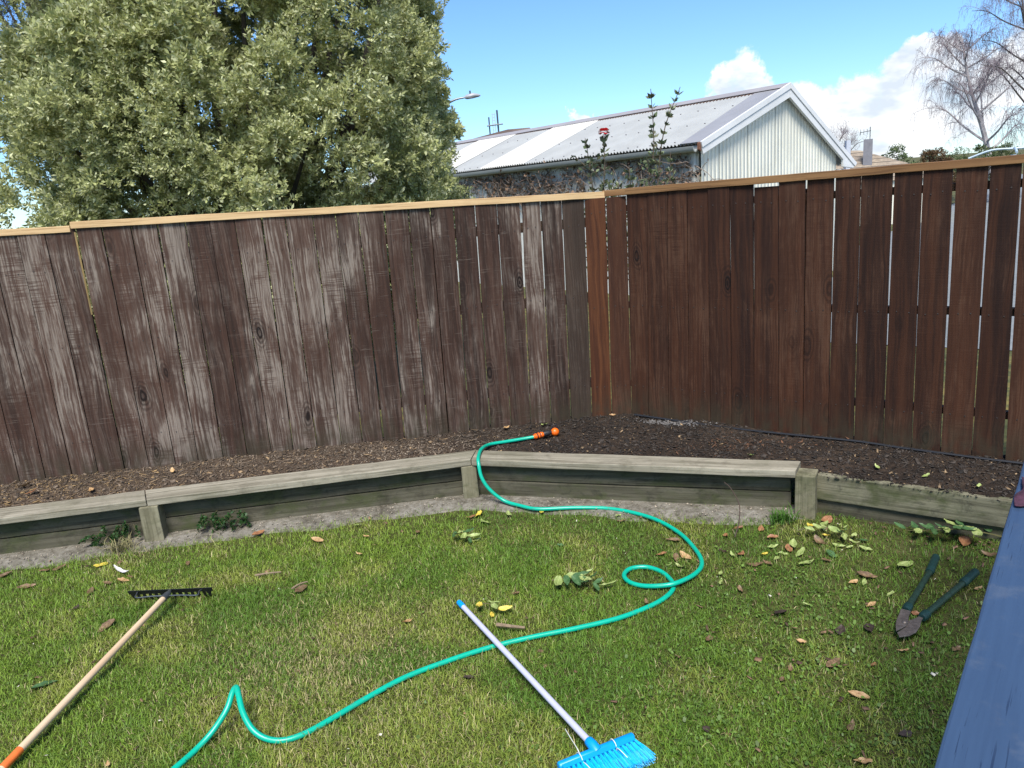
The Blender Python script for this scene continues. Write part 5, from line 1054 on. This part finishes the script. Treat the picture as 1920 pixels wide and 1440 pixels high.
rotbox(MB(), (11.45, 25.75, 1.98), .14, .14, 1.30, 0).build('flue', plain('pale_flue', (.42, .45, .50), .6), tile); 
# street lamp far away
lamp = thing('street_lamp', 'distant grey street lamp with curved arm beside the big tree', 'street lamp', (-2.6, 40, 0))
MB().tube(spline([(-2.6, 40, 0), (-2.6, 40, 3), (-2.58, 40, 5.3), (-2.3, 40, 6.05), (-1.7, 40, 6.42), (-1.05, 40, 6.52)], 5), np.linspace(.09, .04, 26), 8).build('pole', mat_grey_steel, lamp, smooth=True)
MB().tube([(-1.15, 40, 6.50), (-1.05, 40, 6.52), (-.75, 40, 6.56), (-.45, 40, 6.55), (-.36, 40, 6.54)], [.05, .11, .13, .07, .02], 8).build('lamp_head', plain('lamp_grey', (.30, .31, .33), .5), lamp, smooth=True)
MB().tube([(-.86, 40, 6.64), (-.86, 40, 6.80)], .045, 6).build('sensor', mat_grey_steel, lamp)
# low dark roof and masts beyond the ridge
lr = thing('far_building', 'low dark brown roof peeping over the far end of the garage ridge', 'building', (-.5, 27, 0))
rf2 = MB(); rf2.add([(-4.0, 27.5, 2.9), (1.6, 25.6, 3.45), (1.25, 26.0, 3.86), (.55, 26.3, 3.88), (-3.4, 28.4, 3.35), (1.9, 31, 3.4), (-3, 33, 3)], [(0, 1, 2, 3, 4), (1, 5, 2), (2, 5, 6, 3), (3, 6, 4), (4, 6, 0)]); rf2.build('roof', plain('dark_brown_roof', (.12, .085, .07), .8, 0, .2, 2), lr)
wb = MB(); wb.box((-1.2, 29, 1.4), (1.8, -.62, 0), (.7, 2.0, 0), (0, 0, 1.45)); wb.build('wall', mat_wall, lr)
mm = thing('scaffold_mast', 'thin steel masts with cross pipes above the far roof', 'mast', (.1, 32, 0))
MB().tube([(-.04, 32, 0), (-.04, 32, 4.80)], .032, 6).build('pole', mat_grey_steel, mm); MB().tube([(.32, 32, 0), (.30, 32, 5.04)], .04, 6).build('pole', mat_grey_steel, mm)
la = MB()
for xx in (.10, .20): la.tube([(xx, 32.2, 0), (xx, 32.2, 4.95)], .013, 5)
for z in np.arange(3.6, 4.95, .12): la.tube([(.10, 32.2, z), (.20, 32.2, z)], .010, 4)
la.build('ladder', plain('pale_steel', (.42, .47, .53), .5), mm); MB().tube([(-.14, 31.9, 4.47), (.50, 31.9, 4.50)], .028, 5).build('cross_pipe', mat_grey_steel, mm)
# folding clothesline just over the right fence
clm = plain('pale_blue_line', (.38, .48, .55), .5); cl_ = thing('clothesline', 'folded pale blue clothesline frame just above the right-hand cap rail', 'clothesline', (4.95, 7.55, 0))
MB().tube([(4.95, 7.55, -.05), (4.95, 7.55, 1.93)], .025, 8).build('pole', clm, cl_, smooth=True)
for e in ((4.62, 7.72, 1.925), (5.5, 7.3, 1.96), (5.35, 7.9, 1.94), (4.75, 7.2, 1.95)): MB().tube(spline([(4.95, 7.55, 1.985), ((4.95 + e[0]) / 2, (7.55 + e[1]) / 2, 1.985), e], 4), .011, 6).build('arm', clm, cl_, smooth=True)
leafy_tree('yellow_bush', 'second yellowish bush at the far left edge nearer the fence', (-6.9, 8.6, 1.45), (.8, .7, .7), 34, .24, 40, 8, .06, .024, [(.12, .14, .03), (.24, .22, .05), (.40, .34, .08)], 19, .05)
